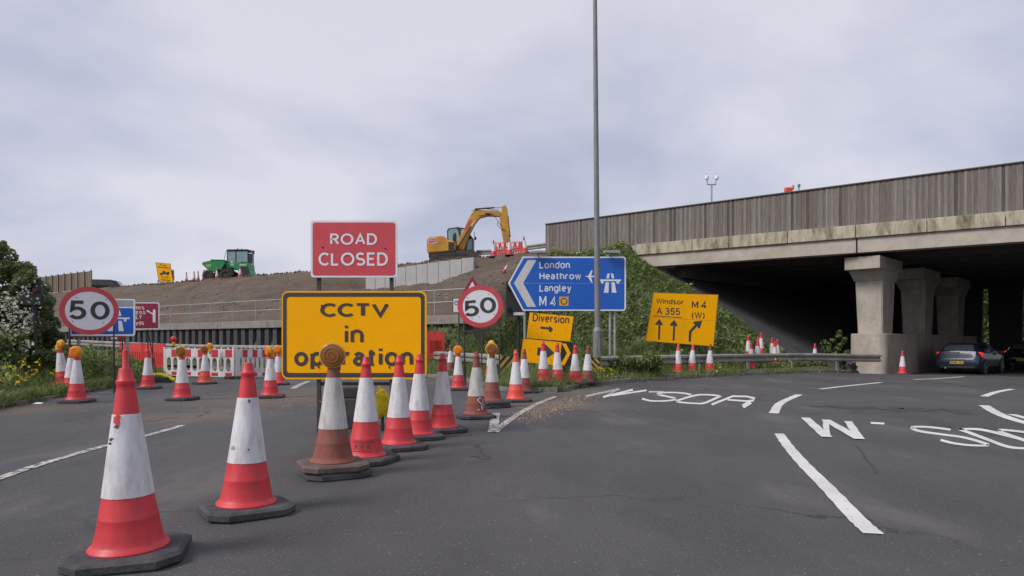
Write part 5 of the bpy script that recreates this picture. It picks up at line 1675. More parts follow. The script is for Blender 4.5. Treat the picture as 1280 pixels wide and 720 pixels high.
# ------------------------------------------------------------------ excavator
c_ = L(572, -1.6)
ez = hz(*c_)
ex = thing('excavator', 'yellow tracked excavator with raised boom on the embankment', 'excavator', (c_[0], c_[1], ez), R(-4))
k_ = c_[1] / F / 6.0
ox_ = (572 - 500) * 6
oz_ = (H - ez) / k_ + (CY - 240) * 6           # traced row that meets the ground
def ep(pts):
    return [((a - ox_) * k_, (oz_ - b) * k_) for a, b in pts]
def up(pts, dz=0.0):
    return [(a, max(b, dz)) for a, b in pts]
for sy in (-0.72, 0.72):
    tl_ = 1.35; n_ = 10
    outl = [(-1.35 - .02 + .33 * math.cos(a), .34 + .33 * math.sin(a)) for a in np.linspace(math.pi / 2, 1.5 * math.pi, n_)] + [(1.05 + .33 * math.cos(a), .34 + .33 * math.sin(a)) for a in np.linspace(-math.pi / 2, math.pi / 2, n_)]
    tr_ = MB().prism(outl, sy - .22, sy + .22).build('track', TYRE, ex)
    for q_ in range(16):
        MB().box((-1.3 + q_ * .155, sy, 0.685), (0.06, 0.45, 0.035)).build('track_shoe', TYRE, tr_)
    for wx_ in (-1.35, 1.02):
        MB().cyl((wx_, sy - .235, .34), (wx_, sy + .235, .34), .22, n=14).build('idler', TYRE, tr_)
MB().cyl((0, 0, .5), (0, 0, .82), .55, n=20).build('slew_ring', CABD, ex)
hb = ep([(220, 362), (240, 351), (330, 343), (352, 350), (378, 376), (425, 384), (430, 400), (430, 458), (375, 462), (228, 473), (218, 450)])
house = MB().prism(hb, -1.02, 0.98).build('house', EXY, ex, bevel=.09)
lo_ = ep([(228, 470), (545, 470), (545, 492), (240, 492)])
MB().prism(lo_, -.95, .95).build('turntable', CABD, ex, bevel=.03)
for i, (pts, mt) in enumerate((([(235, 368), (292, 360), (292, 396), (233, 404)], WSIGN), ([(237, 371), (290, 363.5), (290, 374), (236, 382)], RRING), ([(236, 385), (290, 377), (290, 392), (235, 401)], RRING))):
    MB().prism(ep(pts), -1.026 - .004 * (i > 0), -1.02 - .004 * (i > 0)).build('decal', mt, house)
MB().prism(ep([(382, 392), (424, 396), (424, 452), (382, 454)]), -1.03, -1.021).build('vent_grille', CABD, house)
# cab on the far side
cabo = ep([(352, 350), (350, 285), (362, 270), (425, 262), (482, 270), (512, 300), (545, 345), (545, 470), (432, 470), (428, 384), (378, 376)])
cab = MB().prism(cabo, 0.02, 0.96).build('cab', CABD, ex, bevel=.03)
def pane(pts, y, par, name='window'):
    return MB().prism(ep(pts), y - .012, y).build(name, GLASS, par)
pane([(362, 352), (361, 292), (370, 280), (420, 274), (436, 290), (446, 340), (430, 368), (380, 366)], 0.018, cab)
pane([(456, 282), (480, 280), (508, 312), (500, 340), (458, 330)], 0.018, cab)
pane([(500, 360), (540, 352), (538, 432), (500, 438)], 0.018, cab)
MB().prism(ep([(394, 366), (398, 320), (408, 306), (420, 308), (424, 340), (420, 372)]), -0.002, 0.004).build('seat', BLACK, cab)
# boom, stick and rams
boomp = ep([(432, 452), (428, 400), (446, 356), (480, 302), (512, 226), (545, 166), (572, 143), (640, 147), (752, 155), (764, 172), (758, 196), (662, 191), (604, 205), (574, 238), (528, 326), (500, 388), (486, 440), (462, 458)])
boom = MB().prism(boomp, -.42, -.08).build('boom', EXY, ex, bevel=.03)
MB().prism(ep([(488, 288), (534, 216), (548, 226), (502, 300)]), -.43, -.421).build('decal', RRING, boom)
MB().prism(ep([(645, 168), (686, 172), (686, 190), (645, 186)]), -.43, -.421).build('decal', BLACK, boom)
stick = MB().prism(ep([(768, 126), (780, 112), (800, 116), (808, 140), (818, 240), (826, 320), (812, 428), (790, 430), (772, 340), (756, 252), (750, 190), (764, 170)]), -.39, -.11).build('stick', EXY, ex, bevel=.025)
def e3(a, b, y):
    q_ = ep([(a, b)])[0]
    return (q_[0], y, q_[1])
for (a, b, c, r_, yy) in (((566, 136), (712, 127), (776, 127), .05, -.25), ((812, 190), (828, 346), (822, 400), .045, -.25), ((440, 430), (540, 270), (580, 225), .055, -.52), ((440, 430), (540, 270), (580, 225), .055, .0)):
    cyl_ = MB().cyl(e3(*a, yy), e3(*b, yy), r_, n=10).build('hydraulic_ram', CABD, ex)
    MB().cyl(e3(*b, yy), e3(*c, yy), r_ * .5, n=8).build('rod', CHROME, cyl_)
for pts in ([(545, 150), (640, 138), (745, 150)], [(600, 190), (700, 178), (740, 230), (765, 270)], [(740, 230), (735, 260), (765, 290), (800, 300)]):
    MB().tube([e3(a, b, -.44) for a, b in pts], .018, 6).build('hose', BLACK, ex)
bk = ep([(782, 426), (816, 426), (840, 470), (828, 500), (782, 512), (752, 490), (770, 450)])
MB().prism(up(bk, 0.03), -.62, .12).build('bucket', RUST, ex, bevel=.02)
MB().tube([e3(548, 290, .5), e3(556, 335, .5)], .02, 6).build('mirror_arm', BLACK, ex)
MB().box(e3(558, 340, .5), (.14, .06, .20)).build('mirror', BLACK, ex)
MB().cyl(e3(425, 262, .5), e3(425, 250, .5), .06, n=10).build('beacon', AMBER, ex)

# ------------------------------------------------------------------ site dumper
c_ = L(288, -2.6)
dz_ = hz(*c_)
du = thing('site_dumper', 'green site dumper with cab and tipping skip on the embankment skyline', 'dumper', (c_[0], c_[1], dz_), R(4))
k2 = c_[1] / F / 7.2
oxd = (288 - 180) * 7.2
ozd = (H - dz_) / k2 + (CY - 290) * 7.2
dk_ = 0.0
def dp(pts):
    return [((a - oxd) * k2, (ozd - b) * k2) for a, b in pts]
def d3(a, b, y):
    q_ = dp([(a, b)])[0]; return (q_[0], y, q_[1])
def wheel(cx_, cy_, r_, y, w, name='wheel'):
    q_ = d3(cx_, cy_, y); rr = r_ * k2
    q_ = (q_[0], q_[1], rr)
    M_ = Matrix.Translation(q_) @ Matrix.Rotation(R(90), 4, 'X')
    o = MB().lathe([(rr * .6, -w / 2), (rr * .92, -w / 2), (rr, -w / 3), (rr, w / 3), (rr * .92, w / 2), (rr * .6, w / 2), (rr * .55, w * .3)], 22, M_).build(name, TYRE, du, smooth=True)
    for a in range(14):
        an = 2 * math.pi * a / 14
        MB().box((q_[0] + rr * 1.0 * math.cos(an), y, q_[2] + rr * 1.0 * math.sin(an)), (.10, w * .9, .06), Matrix.Rotation(-an + .5, 3, 'Y')).build('tread_lug', TYRE, o)
    MB().lathe([(rr * .5, w * .18), (rr * .5, w * .34), (rr * .2, w * .38)], 14, M_).build('hub', TYRE, o)
for y_ in (-.95, .95):
    wheel(622, 412, 48, y_, .42); wheel(772, 398, 52, y_, .42)
MB().prism(dp([(600, 396), (960, 384), (985, 408), (985, 425), (610, 425)]), -.55, .55).build('chassis', CABD, du, bevel=.03)
sk = MB()
top_o = [(-1.05, -1.0), (1.05, 1.0)]
skp = dp([(565, 300), (580, 284), (640, 271), (650, 260), (760, 262), (768, 300), (735, 350), (700, 350), (690, 372), (650, 366), (612, 346)])
skip = MB().prism(skp, -1.08, 1.08).build('skip', GREEN, du, bevel=.04)
MB().prism(dp([(600, 308), (648, 300), (648, 330), (612, 330)]), -1.095, -1.081).build('decal', pm('pale green lettering patch', (.25, .42, .10), .2, 9, .5), skip)
MB().prism(dp([(646, 262), (764, 264), (764, 271), (646, 269)]), -1.11, -1.081).build('skip_rim', GREEN, skip)
bon = MB().prism(dp([(765, 286), (962, 284), (968, 345), (992, 398), (880, 410), (872, 352), (830, 336), (765, 332)]), -.85, .85).build('engine_cover', GREEN, du, bevel=.05)
MB().prism(dp([(884, 322), (960, 322), (972, 372), (972, 394), (888, 402)]), -.87, -.851).build('grille', CABD, bon)
MB().prism(dp([(885, 298), (945, 298), (945, 312), (885, 312)]), -.866, -.851).build('decal', pm('pale lettering strip', (.45, .5, .42), .2, 9, .5), bon)
MB().prism(dp([(806, 294), (838, 294), (838, 312), (806, 312)]), -.866, -.851).build('decal', pm('pale lettering strip', (.45, .5, .42), .2, 9, .5), bon)
MB().prism(dp([(722, 352), (800, 336), (836, 352), (842, 400), (826, 398), (812, 362), (765, 350), (728, 362)]), -1.17, -.72).build('mudguard', CABD, du)
for a, b in (((776, 284), (776, 178)), ((850, 284), (850, 178)), ((956, 284), (956, 178))):
    for yy in (-.72, .72):
        MB().tube([d3(*a, yy), d3(*b, yy)], .045, 8).build('cab_pillar', CABD, du)
MB().prism(dp([(768, 180), (962, 176), (960, 164), (775, 167)]), -.80, .80).build('cab_roof', CABD, du, bevel=.03)
for pts in ([(782, 276), (782, 186), (844, 184), (844, 276)], [(856, 276), (856, 184), (950, 182), (950, 276)]):
    g_ = MB().prism(dp(pts), -.735, -.725).build('cab_window', GLASS, du)
MB().prism(dp([(782, 276), (782, 186), (950, 182), (950, 276)]), .725, .735).build('cab_window', GLASS, du)
MB().prism(dp([(880, 280), (876, 228), (892, 224), (910, 262), (910, 280)]), -.2, .2).build('driver_seat', BLACK, du)
MB().tube([d3(746, 262, -.6), d3(756, 190, -.6), d3(774, 176, -.6)], .02, 6).build('guard_rail', CABD, du)
MB().tube([d3(958, 182, -.7), d3(990, 170, -.8), d3(1005, 176, -.8)], .02, 6).build('mirror_arm', CABD, du)
MB().box(d3(1006, 192, -.8), (.16, .06, .28)).build('mirror', BLACK, du)
for a in (842, 878):
    MB().cyl(d3(a, 166, 0), d3(a, 148, 0), .06, n=10).build('beacon', CABD if a < 860 else AMBER, du)

# ------------------------------------------------------------------ cars
def make_car(label, pos, heading, paint, plate_text=True, group=None):
    x_, y_ = pos
    root = thing('car', label, 'car', (x_, y_, float(gz(x_, y_)) + .004), heading - math.pi / 2, group)
    st_ = [  # y, zb, zs, xw, zt, xt
        (-2.17, .40, .56, .70, .64, .60), (-2.14, .30, .60, .82, .72, .70), (-2.06, .24, .70, .865, .84, .76), (-2.0, .22, .86, .88, 1.04, .74),
        (-1.93, .22, .95, .885, 1.08, .72), (-1.55, .22, .98, .885, 1.37, .60), (-1.30, .22, .97, .885, 1.41, .585), (-.7, .22, .95, .885, 1.43, .60), (0, .22, .93, .885, 1.425, .61),
        (.55, .22, .91, .885, 1.34, .60), (1.12, .22, .90, .885, 1.0, .70), (1.6, .22, .86, .88, .93, .68), (1.95, .24, .76, .83, .82, .62), (2.12, .30, .62, .70, .68, .50), (2.16, .38, .55, .5, .6, .4)]
    vs = []; fs = []
    def sect(y, zb, zs, xw, zt, xt):
        h_ = [(0, zb), (xw * .86, zb), (xw * .97, zb + .10), (xw, (zb + zs) / 2 + .05), (xw * .985, zs - .05), (xw * .955, zs), (xt, zt - .055), (xt * .9, zt - .012), (xt * .55, zt + .01), (0, zt + .018)]
        return [(a, y, b) for a, b in h_] + [(-a, y, b) for a, b in h_[-2:0:-1]]
    rings = [sect(*s_) for s_ in st_]
    n_ = len(rings[0])
    for r_ in rings: vs += r_
    for j in range(len(rings) - 1):
        for i in range(n_):
            k = (i + 1) % n_
            fs.append((j * n_ + i, j * n_ + k, (j + 1) * n_ + k, (j + 1) * n_ + i)[::-1])
    fs.append(tuple(range(n_))); fs.append(tuple(reversed(range((len(rings) - 1) * n_, len(rings) * n_))))
    body = MB().add(vs, fs).build('body', paint, root, smooth=True)
    def side_pt(y, f):                       # on the side of the cabin, f from beltline to roof edge
        ys_ = [q[0] for q in st_]
        zs = np.interp(y, ys_, [q[2] for q in st_]); xw = np.interp(y, ys_, [q[3] for q in st_]) * .955
        zt = np.interp(y, ys_, [q[4] for q in st_]) - .055; xt = np.interp(y, ys_, [q[5] for q in st_])
        return xw + (xt - xw) * f, zs + (zt - zs) * f
    for sx in (-1, 1):
        for (y0, y1, y2, y3) in ((-1.45, -.55, -.55, -1.25), (-.47, .95, .42, -.47)):
            q_ = []
            for (yy, f) in ((y0, .08), (y1, .08), (y2, .86), (y3, .86)):
                a, b = side_pt(yy, f); q_.append((sx * (a + .008), yy, b + .004))
            MB().add(q_, [(0, 1, 2, 3) if sx > 0 else (3, 2, 1, 0)]).build('side_window', CGLASS, root)
    MB().add([(-.60, -1.965, 1.085), (.60, -1.965, 1.085), (.50, -1.60, 1.36), (-.50, -1.60, 1.36)], [(0, 1, 2, 3)]).build('rear_window', pm('rear glass', (.10, .11, .13), .1, 2, .08, spec=.9), root)
    MB().add([(-.62, 1.09, 1.035), (.62, 1.09, 1.035), (.52, .60, 1.345), (-.52, .60, 1.345)], [(1, 0, 3, 2)]).build('windscreen', CGLASS, root)
    MB().box((0, -1.60, 1.405), (1.10, .30, .035)).build('roof_spoiler', paint, root, bevel=.012)
    for sx in (-1, 1):
        MB().add([(sx * .50, -2.045, .80), (sx * .52, -2.02, .99), (sx * .86, -1.93, 1.0), (sx * .895, -1.70, .97), (sx * .895, -1.75, .80), (sx * .87, -1.99, .76)],
                 [(0, 1, 2, 5), (5, 2, 3, 4)] if sx < 0 else [(5, 2, 1, 0), (4, 3, 2, 5)]).build('tail_light', TAIL, root)
        mi = MB().box((sx * .96, .72, .98), (.20, .12, .13)).build('door_mirror', paint, root, bevel=.03)
        for hy in (-.62, .30):
            MB().box((sx * .892, hy, .83), (.025, .20, .03)).build('door_handle', ALLOY, root)
    MB().box((0, -2.135, .53), (.56, .02, .13)).build('number_plate_surround', BLACK, root)
    npl = MB().box((0, -2.185, .53), (.52, .04, .115)).build('number_plate', PLATEY, root)
    for k in range(7):
        if k != 4:
            MB().box((-.205 + .068 * k, -2.207, .53), (.04, .003, .07)).build('character', BLACK, npl)
    em = MB().cyl((0, -2.03, .93), (0, -2.065, .925), .042, n=16).build('badge', ALLOY, root)
    MB().cyl((0, -2.066, .925), (0, -2.069, .925), .030, n=14).build('badge_centre', BLSIGN, em)
    MB().box((0, -2.12, .33), (1.35, .08, .10)).build('rear_diffuser', CABD, root, bevel=.02)
    for sx in (-.45,):
        MB().cyl((sx, -2.0, .28), (sx, -2.19, .28), .035, n=10).build('exhaust_pipe', ALLOY, root)
    MB().add([(0, -1.2, 1.43), (.02, -1.05, 1.44), (-.02, -1.05, 1.44), (0, -1.22, 1.50)], [(0, 1, 3), (1, 2, 3), (2, 0, 3)]).build('antenna', paint, root)
    for yy in (-1.35, 1.34):
        for sx in (-1, 1):
            M_ = Matrix.Translation((sx * .80, yy, .315)) @ Matrix.Rotation(R(90) * sx, 4, 'Y')
            MB().cyl((sx * .70, yy, .33), (sx * .888, yy, .33), .375, n=24).build('wheel_arch', BLACK, root)
            w_ = MB().lathe([(.20, -.10), (.29, -.105), (.315, -.08), (.315, .08), (.29, .105), (.235, .105)], 26, M_).build('wheel', BLACK, root, smooth=True)
            MB().lathe([(.232, .05), (.238, .108), (.222, .108), (.215, .06)], 26, M_).build('rim', ALLOY, w_)
            for a in range(5):
                an = 2 * math.pi * a / 5 + .3
                rm = Matrix.Rotation(an, 4, 'Z')
                MB().add([M_ @ (rm @ Vector(v)) for v in ((-.03, 0, .10), (.03, 0, .10), (.045, .222, .10), (-.045, .222, .10))], [(0, 1, 2, 3)]).build('spoke', ALLOY, w_)
            MB().lathe([(.05, .09), (.05, .105), (.02, .11)], 12, M_).build('hub_cap', ALLOY, w_)
    return root
hd = math.atan2(.66, .75)
rear = Vector(gp(1197, 30.6))
make_car('dark blue-grey hatchback with lit tail lights driving under the bridge', (rear.x + .75 * 2.05, rear.y + .66 * 2.05), hd, CARP, group='cars under the bridge')
rear = Vector(gp(1287, 35.5))
make_car('second dark car at the right edge ahead of the hatchback', (rear.x + .72 * 1.6, rear.y + .69 * 1.6), math.atan2(.62, .78), CARP2, group='cars under the bridge')

# ------------------------------------------------------------------ plants
def leaves(pts, size, up_bias=0.3, aspect=1.6):
    n = len(pts)
    d = rng.normal(size=(n, 3)); d[:, 2] += up_bias * 2
    d /= np.linalg.norm(d, axis=1, keepdims=True)
    a = rng.normal(size=(n, 3)); a -= d * (a * d).sum(1, keepdims=True); a /= np.linalg.norm(a, axis=1, keepdims=True)
    b = np.cross(d, a)
    sz = (size * rng.lognormal(0, .38, n).clip(.4, 2.2))[:, None]
    l = a * sz * aspect / 2; w = b * sz / 2
    fold = d * sz * .18
    v0 = pts - l; v1 = pts + w + fold; v2 = pts + l; v3 = pts - w + fold
    V_ = np.stack([v0, v1, v2, v3], 1).reshape(-1, 3)
    i = np.arange(n) * 4
    T = np.stack([np.stack([i, i + 1, i + 2], 1), np.stack([i, i + 2, i + 3], 1)], 1).reshape(-1, 3)
    return V_, T

def blades(base, h, w, lean):
    n = len(base)
    an = rng.uniform(0, 2 * np.pi, n); la = rng.uniform(0, 2 * np.pi, n)
    side = np.stack([np.cos(an), np.sin(an), np.zeros(n)], 1) * (w / 2)[:, None]
    ld = np.stack([np.cos(la), np.sin(la), np.zeros(n)], 1) * (lean * h)[:, None]
    upv = np.stack([np.zeros(n), np.zeros(n), h], 1)
    mid = base + upv * .55 + ld * .3
    tip = base + upv * .97 + ld
    V_ = np.stack([base - side, base + side, mid - side * .7, mid + side * .7, tip], 1).reshape(-1, 3)
    i = np.arange(n) * 5
    T = np.stack([np.stack([i, i + 1, i + 3], 1), np.stack([i, i + 3, i + 2], 1), np.stack([i + 2, i + 3, i + 4], 1)], 1).reshape(-1, 3)
    return V_, T

def stuff(name, label, cat, V_, T, mat, tint):
    o = put(name, rawmesh(name, V_, T, mat, tint))
    tag(o, label, cat, kind='stuff')
    return o

def patchy(x_, y_, f=1.0, seed=0.0):
    return np.array([mnoise.fractal(Vector((a * f, b * f, seed)), 1.0, 2.0, 3) for a, b in zip(x_, y_)])

def scatter(n, x0, x1, y0, y1, cond):
    x_ = rng.uniform(x0, x1, n); y_ = rng.uniform(y0, y1, n)
    m_ = cond(x_, y_)
    x_, y_ = x_[m_], y_[m_]
    return x_, y_, height(x_, y_)

# right verge grass
def c1(x_, y_):
    s__, t__ = st(x_, y_)
    return inside(PR, x_, y_) & (pdist(KR, x_, y_) > .02) & (t__ > 7.5) & ((right_w(s__, t__) > .3) | (t__ > 12.8)) & (s__ < 12)
x_, y_, z_ = scatter(230000, -11, 18, 15, 34, c1)
pa = patchy(x_, y_, .8)
dk = pdist(KR, x_, y_)
dens = np.clip(.35 + pa * .8 + .2, .05, 1) * np.where(dk < .25, .8, 1)
k = rng.uniform(size=len(x_)) < dens
x_, y_, z_, pa, dk = x_[k], y_[k], z_[k], pa[k], dk[k]
hh = rng.uniform(.14, .46, len(x_)) * (1 + .9 * np.clip(pa, -.4, 1)) * np.where(dk < .4, .65, 1)
V_, T = blades(np.stack([x_, y_, z_ - .02], 1), hh, rng.uniform(.008, .020, len(x_)), rng.uniform(.1, .8, len(x_)))
stuff('verge_grass', 'rough green grass on the right verge along the kerb', 'grass', V_, T, GRASS, np.repeat(np.clip(rng.beta(2, 2.4, len(x_)) + pa * .2, 0, 1), 5))
def fringe(line, i0, i1, n, side, name, label, hmax):
    seg = np.array(line[i0:i1]); k = rng.integers(0, len(seg) - 1, n); f = rng.uniform(size=n)[:, None]
    p_ = seg[k] * (1 - f) + seg[k + 1] * f
    d_ = seg[k + 1] - seg[k]; d_ = d_ / np.linalg.norm(d_, axis=1, keepdims=True)
    nr = np.stack([d_[:, 1], -d_[:, 0]], 1) * side
    pa_ = patchy(p_[:, 0], p_[:, 1], .9, 3.0)
    kp = rng.uniform(size=n) < np.clip(.45 + pa_, .05, 1)
    off = rng.uniform(-.16, .10, n)
    p_ = (p_ + nr * off[:, None])[kp]
    z_ = np.where(off[kp] > .07, .0, .09) + gz(p_[:, 0], p_[:, 1])
    V_, T = blades(np.stack([p_[:, 0], p_[:, 1], z_], 1), rng.uniform(.06, hmax, len(p_)), rng.uniform(.008, .02, len(p_)), rng.uniform(.3, 1.2, len(p_)))
    stuff(name, label, 'grass', V_, T, GRASS, np.repeat(rng.beta(2, 2.2, len(p_)), 5))
fringe(KR, len(KR_back) - 1, len(KR_back) + len(KR_vis), 11000, 1, 'kerb_grass', 'grass hanging over the right hand kerb', .20)
fringe(KL, 2, len(KL_vis) + 1, 15000, 1, 'kerb_grass', 'grass hanging over the left hand kerb', .26)
# slope brambles and ivy
def c2(x_, y_):
    s__, t__ = st(x_, y_)
    d__ = RX * (x_ - AX) - RY * (y_ - AY)
    brown = (s__ > 5.2 - .35 * np.clip(t__, 0, 13)) & (t__ < 12.3)
    return inside(PR, x_, y_) & (t__ > -.1) & (t__ < 17) & ~brown & (pdist(KR, x_, y_) > .7) & (s__ < 13) & ~((t__ < .3) & (d__ > -.3)) & (y_ > np.interp(x_, [-8, -3.1, -.3, .6, 2.6, 4.06, 6.9, 9.7, 12.9, 17], [33.5, 25.5, 20.6, 20.0, 20.5, 21.9, 24.1, 26.2, 28.5, 31]) + .25)
x_, y_, z_ = scatter(230000, -14, 14, 17, 40, c2)
pa = patchy(x_, y_, .9, 4.0); pb = patchy(x_, y_, .35, 9.0)
s__, t__ = st(x_, y_)
k = rng.uniform(size=len(x_)) < np.clip(.75 + pa * .8, .12, 1) * np.where(t__ > 9, .55, 1)
x_, y_, z_, pa, pb = x_[k], y_[k], z_[k], pa[k], pb[k]
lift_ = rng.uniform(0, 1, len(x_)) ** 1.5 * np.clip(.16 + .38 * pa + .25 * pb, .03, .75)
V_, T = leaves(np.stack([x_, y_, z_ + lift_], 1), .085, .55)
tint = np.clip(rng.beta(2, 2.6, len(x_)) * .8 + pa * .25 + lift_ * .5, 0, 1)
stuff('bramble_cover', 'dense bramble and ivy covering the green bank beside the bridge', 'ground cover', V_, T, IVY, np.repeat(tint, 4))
x_, y_, z_ = scatter(85000, -14, 14, 17, 40, c2)
pa = patchy(x_, y_, .9, 4.0)
V_, T = blades(np.stack([x_, y_, z_], 1), rng.uniform(.12, .5, len(x_)) * (1 + .8 * np.clip(pa, -.5, 1)), rng.uniform(.008, .022, len(x_)), rng.uniform(.1, .8, len(x_)))
stuff('bank_grass', 'taller grass stems poking through the brambles on the bank', 'grass', V_, T, GRASS, np.repeat(rng.beta(2, 2.2, len(x_)), 5))
# yellow flowers on the bank crest and by the barrier end
fx = []; 
for (px, t0) in ((700, .5), (715, .4), (752, .6), (758, .3), (764, .5), (772, .5), (735, .5), (690, .7)):
    a, b = L(px, t0)
    for _ in range(26):
        xx, yy = a + rng.normal() * .35, b + rng.normal() * .25
        fx.append((xx, yy, hz(xx, yy) + rng.uniform(.15, .5)))
for px, Y_ in ((756, 18.9), (752, 18.6), (760, 19.1), (1040, 29.2), (980, 25.5), (905, 23.0)):
    a, b = gp(px, Y_)
    for _ in range(30):
        xx, yy = a + rng.normal() * .22, b + rng.normal() * .15
        fx.append((xx, yy, hz(xx, yy) + rng.uniform(.1, .38)))
fx = np.array(fx)
V_, T = leaves(fx, .045, .8, 1.1)
stuff('yellow_wildflowers', 'yellow wildflowers scattered on the bank and verge by the barrier', 'flowers', V_, T, YFLOW, np.repeat(rng.uniform(size=len(fx)), 4))

# left verge: long grass, weeds, flowers
def c3(x_, y_):
    return inside(PL, x_, y_) & (pdist(KL, x_, y_) > -.01) & (x_ > -24)
x_, y_, z_ = scatter(210000, -24, -6, 7, 34, c3)
pa = patchy(x_, y_, .7, 2.0); dk = pdist(KL, x_, y_)
k = rng.uniform(size=len(x_)) < np.clip(.5 + pa * .7, .1, 1) * np.where(dk < .35, .8, 1) * np.where(y_ < 18, 1, .6)
x_, y_, z_, pa, dk = x_[k], y_[k], z_[k], pa[k], dk[k]
hh = rng.uniform(.15, .50, len(x_)) * (1 + .9 * np.clip(pa, -.5, 1)) * np.clip(.35 + dk * .45, .3, 1.15)
V_, T = blades(np.stack([x_, y_, z_ - .02], 1), hh, rng.uniform(.008, .022, len(x_)), rng.uniform(.05, .6, len(x_)))
stuff('long_verge_grass', 'long green grass and weeds on the left verge', 'grass', V_, T, GRASS, np.repeat(np.clip(rng.beta(2, 2.6, len(x_)) + pa * .2, 0, 1), 5))
x_, y_, z_ = scatter(60000, -20, -6, 7, 28, c3)
pa = patchy(x_, y_, .55, 6.0); dk = pdist(KL, x_, y_)
k = (pa > .02) & (dk > .4)
x_, y_, z_, pa, dk = x_[k], y_[k], z_[k], pa[k], dk[k]
V_, T = leaves(np.stack([x_, y_, z_ + rng.uniform(.05, 1, len(x_)) * np.clip(.3 + pa, .1, .8) * np.clip(.3 + dk * .4, .3, 1)], 1), .07, .4, 2.2)
stuff('verge_weeds', 'leafy weeds among the long grass on the left verge', 'weeds', V_, T, IVY, np.repeat(np.clip(rng.beta(2, 2, len(x_)) + .12, 0, 1), 4))
fl = []
for _ in range(60):
    px = rng.choice([rng.normal(22, 16), rng.normal(45, 30), rng.normal(110, 40)], p=[.6, .25, .15]); Y_ = rng.uniform(12.6, 16)
    a, b = gp(px, Y_)
    if inside(PL, np.array([a]), np.array([b]))[0]:
        fl.append((a, b, hz(a, b) + rng.uniform(.25, .62)))
fl = np.array(fl)
V_, T = leaves(np.concatenate([fl + rng.normal(size=fl.shape) * .02 for _ in range(3)]), .042, .8, 1.1)
stuff('yellow_verge_flowers', 'yellow wildflowers in the grass at the far left', 'flowers', V_, T, YFLOW, np.repeat(rng.uniform(size=len(fl) * 3), 4))
lw_ = []
for px, py in ((47, 505), (60, 505.5), (75, 503), (122, 504.5), (36, 512.5), (215, 632)):
    a, b = G(px, py); lw_.append((a, b))
for (a, b), lab in zip(lw_[:1], ('white scrap of litter against the left kerb',)):
    o = thing('litter', lab, 'litter', (a, b, 0.0), .3)
    MB().add([(-.08, 0, .003), (.07, -.03, .004), (.09, .02, .02), (-.05, .03, .025), (0, .01, .035)], [(0, 1, 4), (1, 2, 4), (2, 3, 4), (3, 0, 4)]).build('paper', WSIGN, o)

def crown_pts(clumps, n, fill=.55):
    """points in the outer shell of many clumps"""
    w_ = np.array([c[3] ** 2 for c in clumps]); w_ = w_ / w_.sum()
    idx = rng.choice(len(clumps), n, p=w_)
    c = np.array(clumps)[idx]
    d = rng.normal(size=(n, 3)); d /= np.linalg.norm(d, axis=1, keepdims=True)
    r = (c[:, 3] * (1 - fill * rng.uniform(size=n) ** 2))[:, None]
    return c[:, :3] + d * r * np.array([1, 1, .85]), idx

def bush(name, label, cat, base, clumps, n, size, mat, blossom=None, trunk=.09, stems=7, group=None):
    root = thing(name, label, cat, base, 0, group)
    pts, idx = crown_pts(clumps, n)
    keep = pts[:, 2] > .05
    pts, idx = pts[keep], idx[keep]
    V_, T = leaves(pts, size, .35, 1.3)
    tone = rng.uniform(-.22, .22, len(clumps))
    tint = np.clip(rng.beta(2, 2.4, len(pts)) + tone[idx], 0, 1)
    o = put('crown', rawmesh('crown', V_, T, mat, np.repeat(tint, 4)), root)
    tb = MB()
    for k in range(stems):
        c = clumps[(k * 5) % len(clumps)]
        b_ = Vector((rng.normal() * .12, rng.normal() * .12, -.08)); e_ = Vector(c[:3])
        m1 = b_.lerp(e_, .5) + Vector((0, 0, .25))
        tb.cyl(b_, m1, trunk, trunk * .6, 7); tb.cyl(m1, e_, trunk * .6, trunk * .2, 6)
    tb.build('trunk', WOODSTEM, root)
    if blossom:
        bp_, bs_, bsz = blossom
        bv = []
        for c in bp_:
            m_ = bs_
            bv.append(np.array(c) + rng.normal(size=(m_, 3)) * np.array([.07, .07, .05]))
        bv = np.concatenate(bv)
        V_, T = leaves(bv, bsz, .5, 1.1)
        put('blossom', rawmesh('blossom', V_, T, BLOSS, np.repeat(rng.uniform(size=len(bv)), 4)), root)
    return root

# hawthorn at the left edge
bb = Vector((-13.6, 17.6, 0)); bb.z = hz(bb.x, bb.y)
cl = []
outl_ = [(-75, 314), (4, 310), (18, 316), (26, 334), (42, 340), (57, 348), (60, 375), (62, 395), (72, 420), (76, 455), (-75, 462)]
while len(cl) < 140:
    px, py = rng.uniform(-75, 76), rng.uniform(310, 462)
    if inside(outl_, np.array([px]), np.array([py]))[0]:
        q_ = P(px, py, rng.uniform(16.5, 19.0)) - bb
        cl.append((q_.x, q_.y, q_.z, rng.uniform(.13, .34)))
fw = []
for _ in range(200):
    px = rng.normal(16, 15); py = rng.normal(405, 24)
    if px < 50:
        q_ = P(px, py, 15.7 + rng.uniform(-.3, .5) + (px < 0) * .2) - bb
        fw.append((q_.x, q_.y, q_.z))
bush('hawthorn_bush', 'tall hawthorn bush with white blossom at the left edge', 'bush', bb, cl, 46000, .062, BUSHL, blossom=(fw[:85], 6, .048))
bb2 = Vector((-12.6, 15.4, 0)); bb2.z = hz(bb2.x, bb2.y)
cl2 = [(rng.normal() * .8, rng.normal() * .45, rng.uniform(.2, 1.0), rng.uniform(.22, .42)) for _ in range(26)]
bush('shrub', 'low leafy green shrub at the foot of the blossoming hawthorn', 'shrub', bb2, cl2, 15000, .06, IVY, trunk=.03)
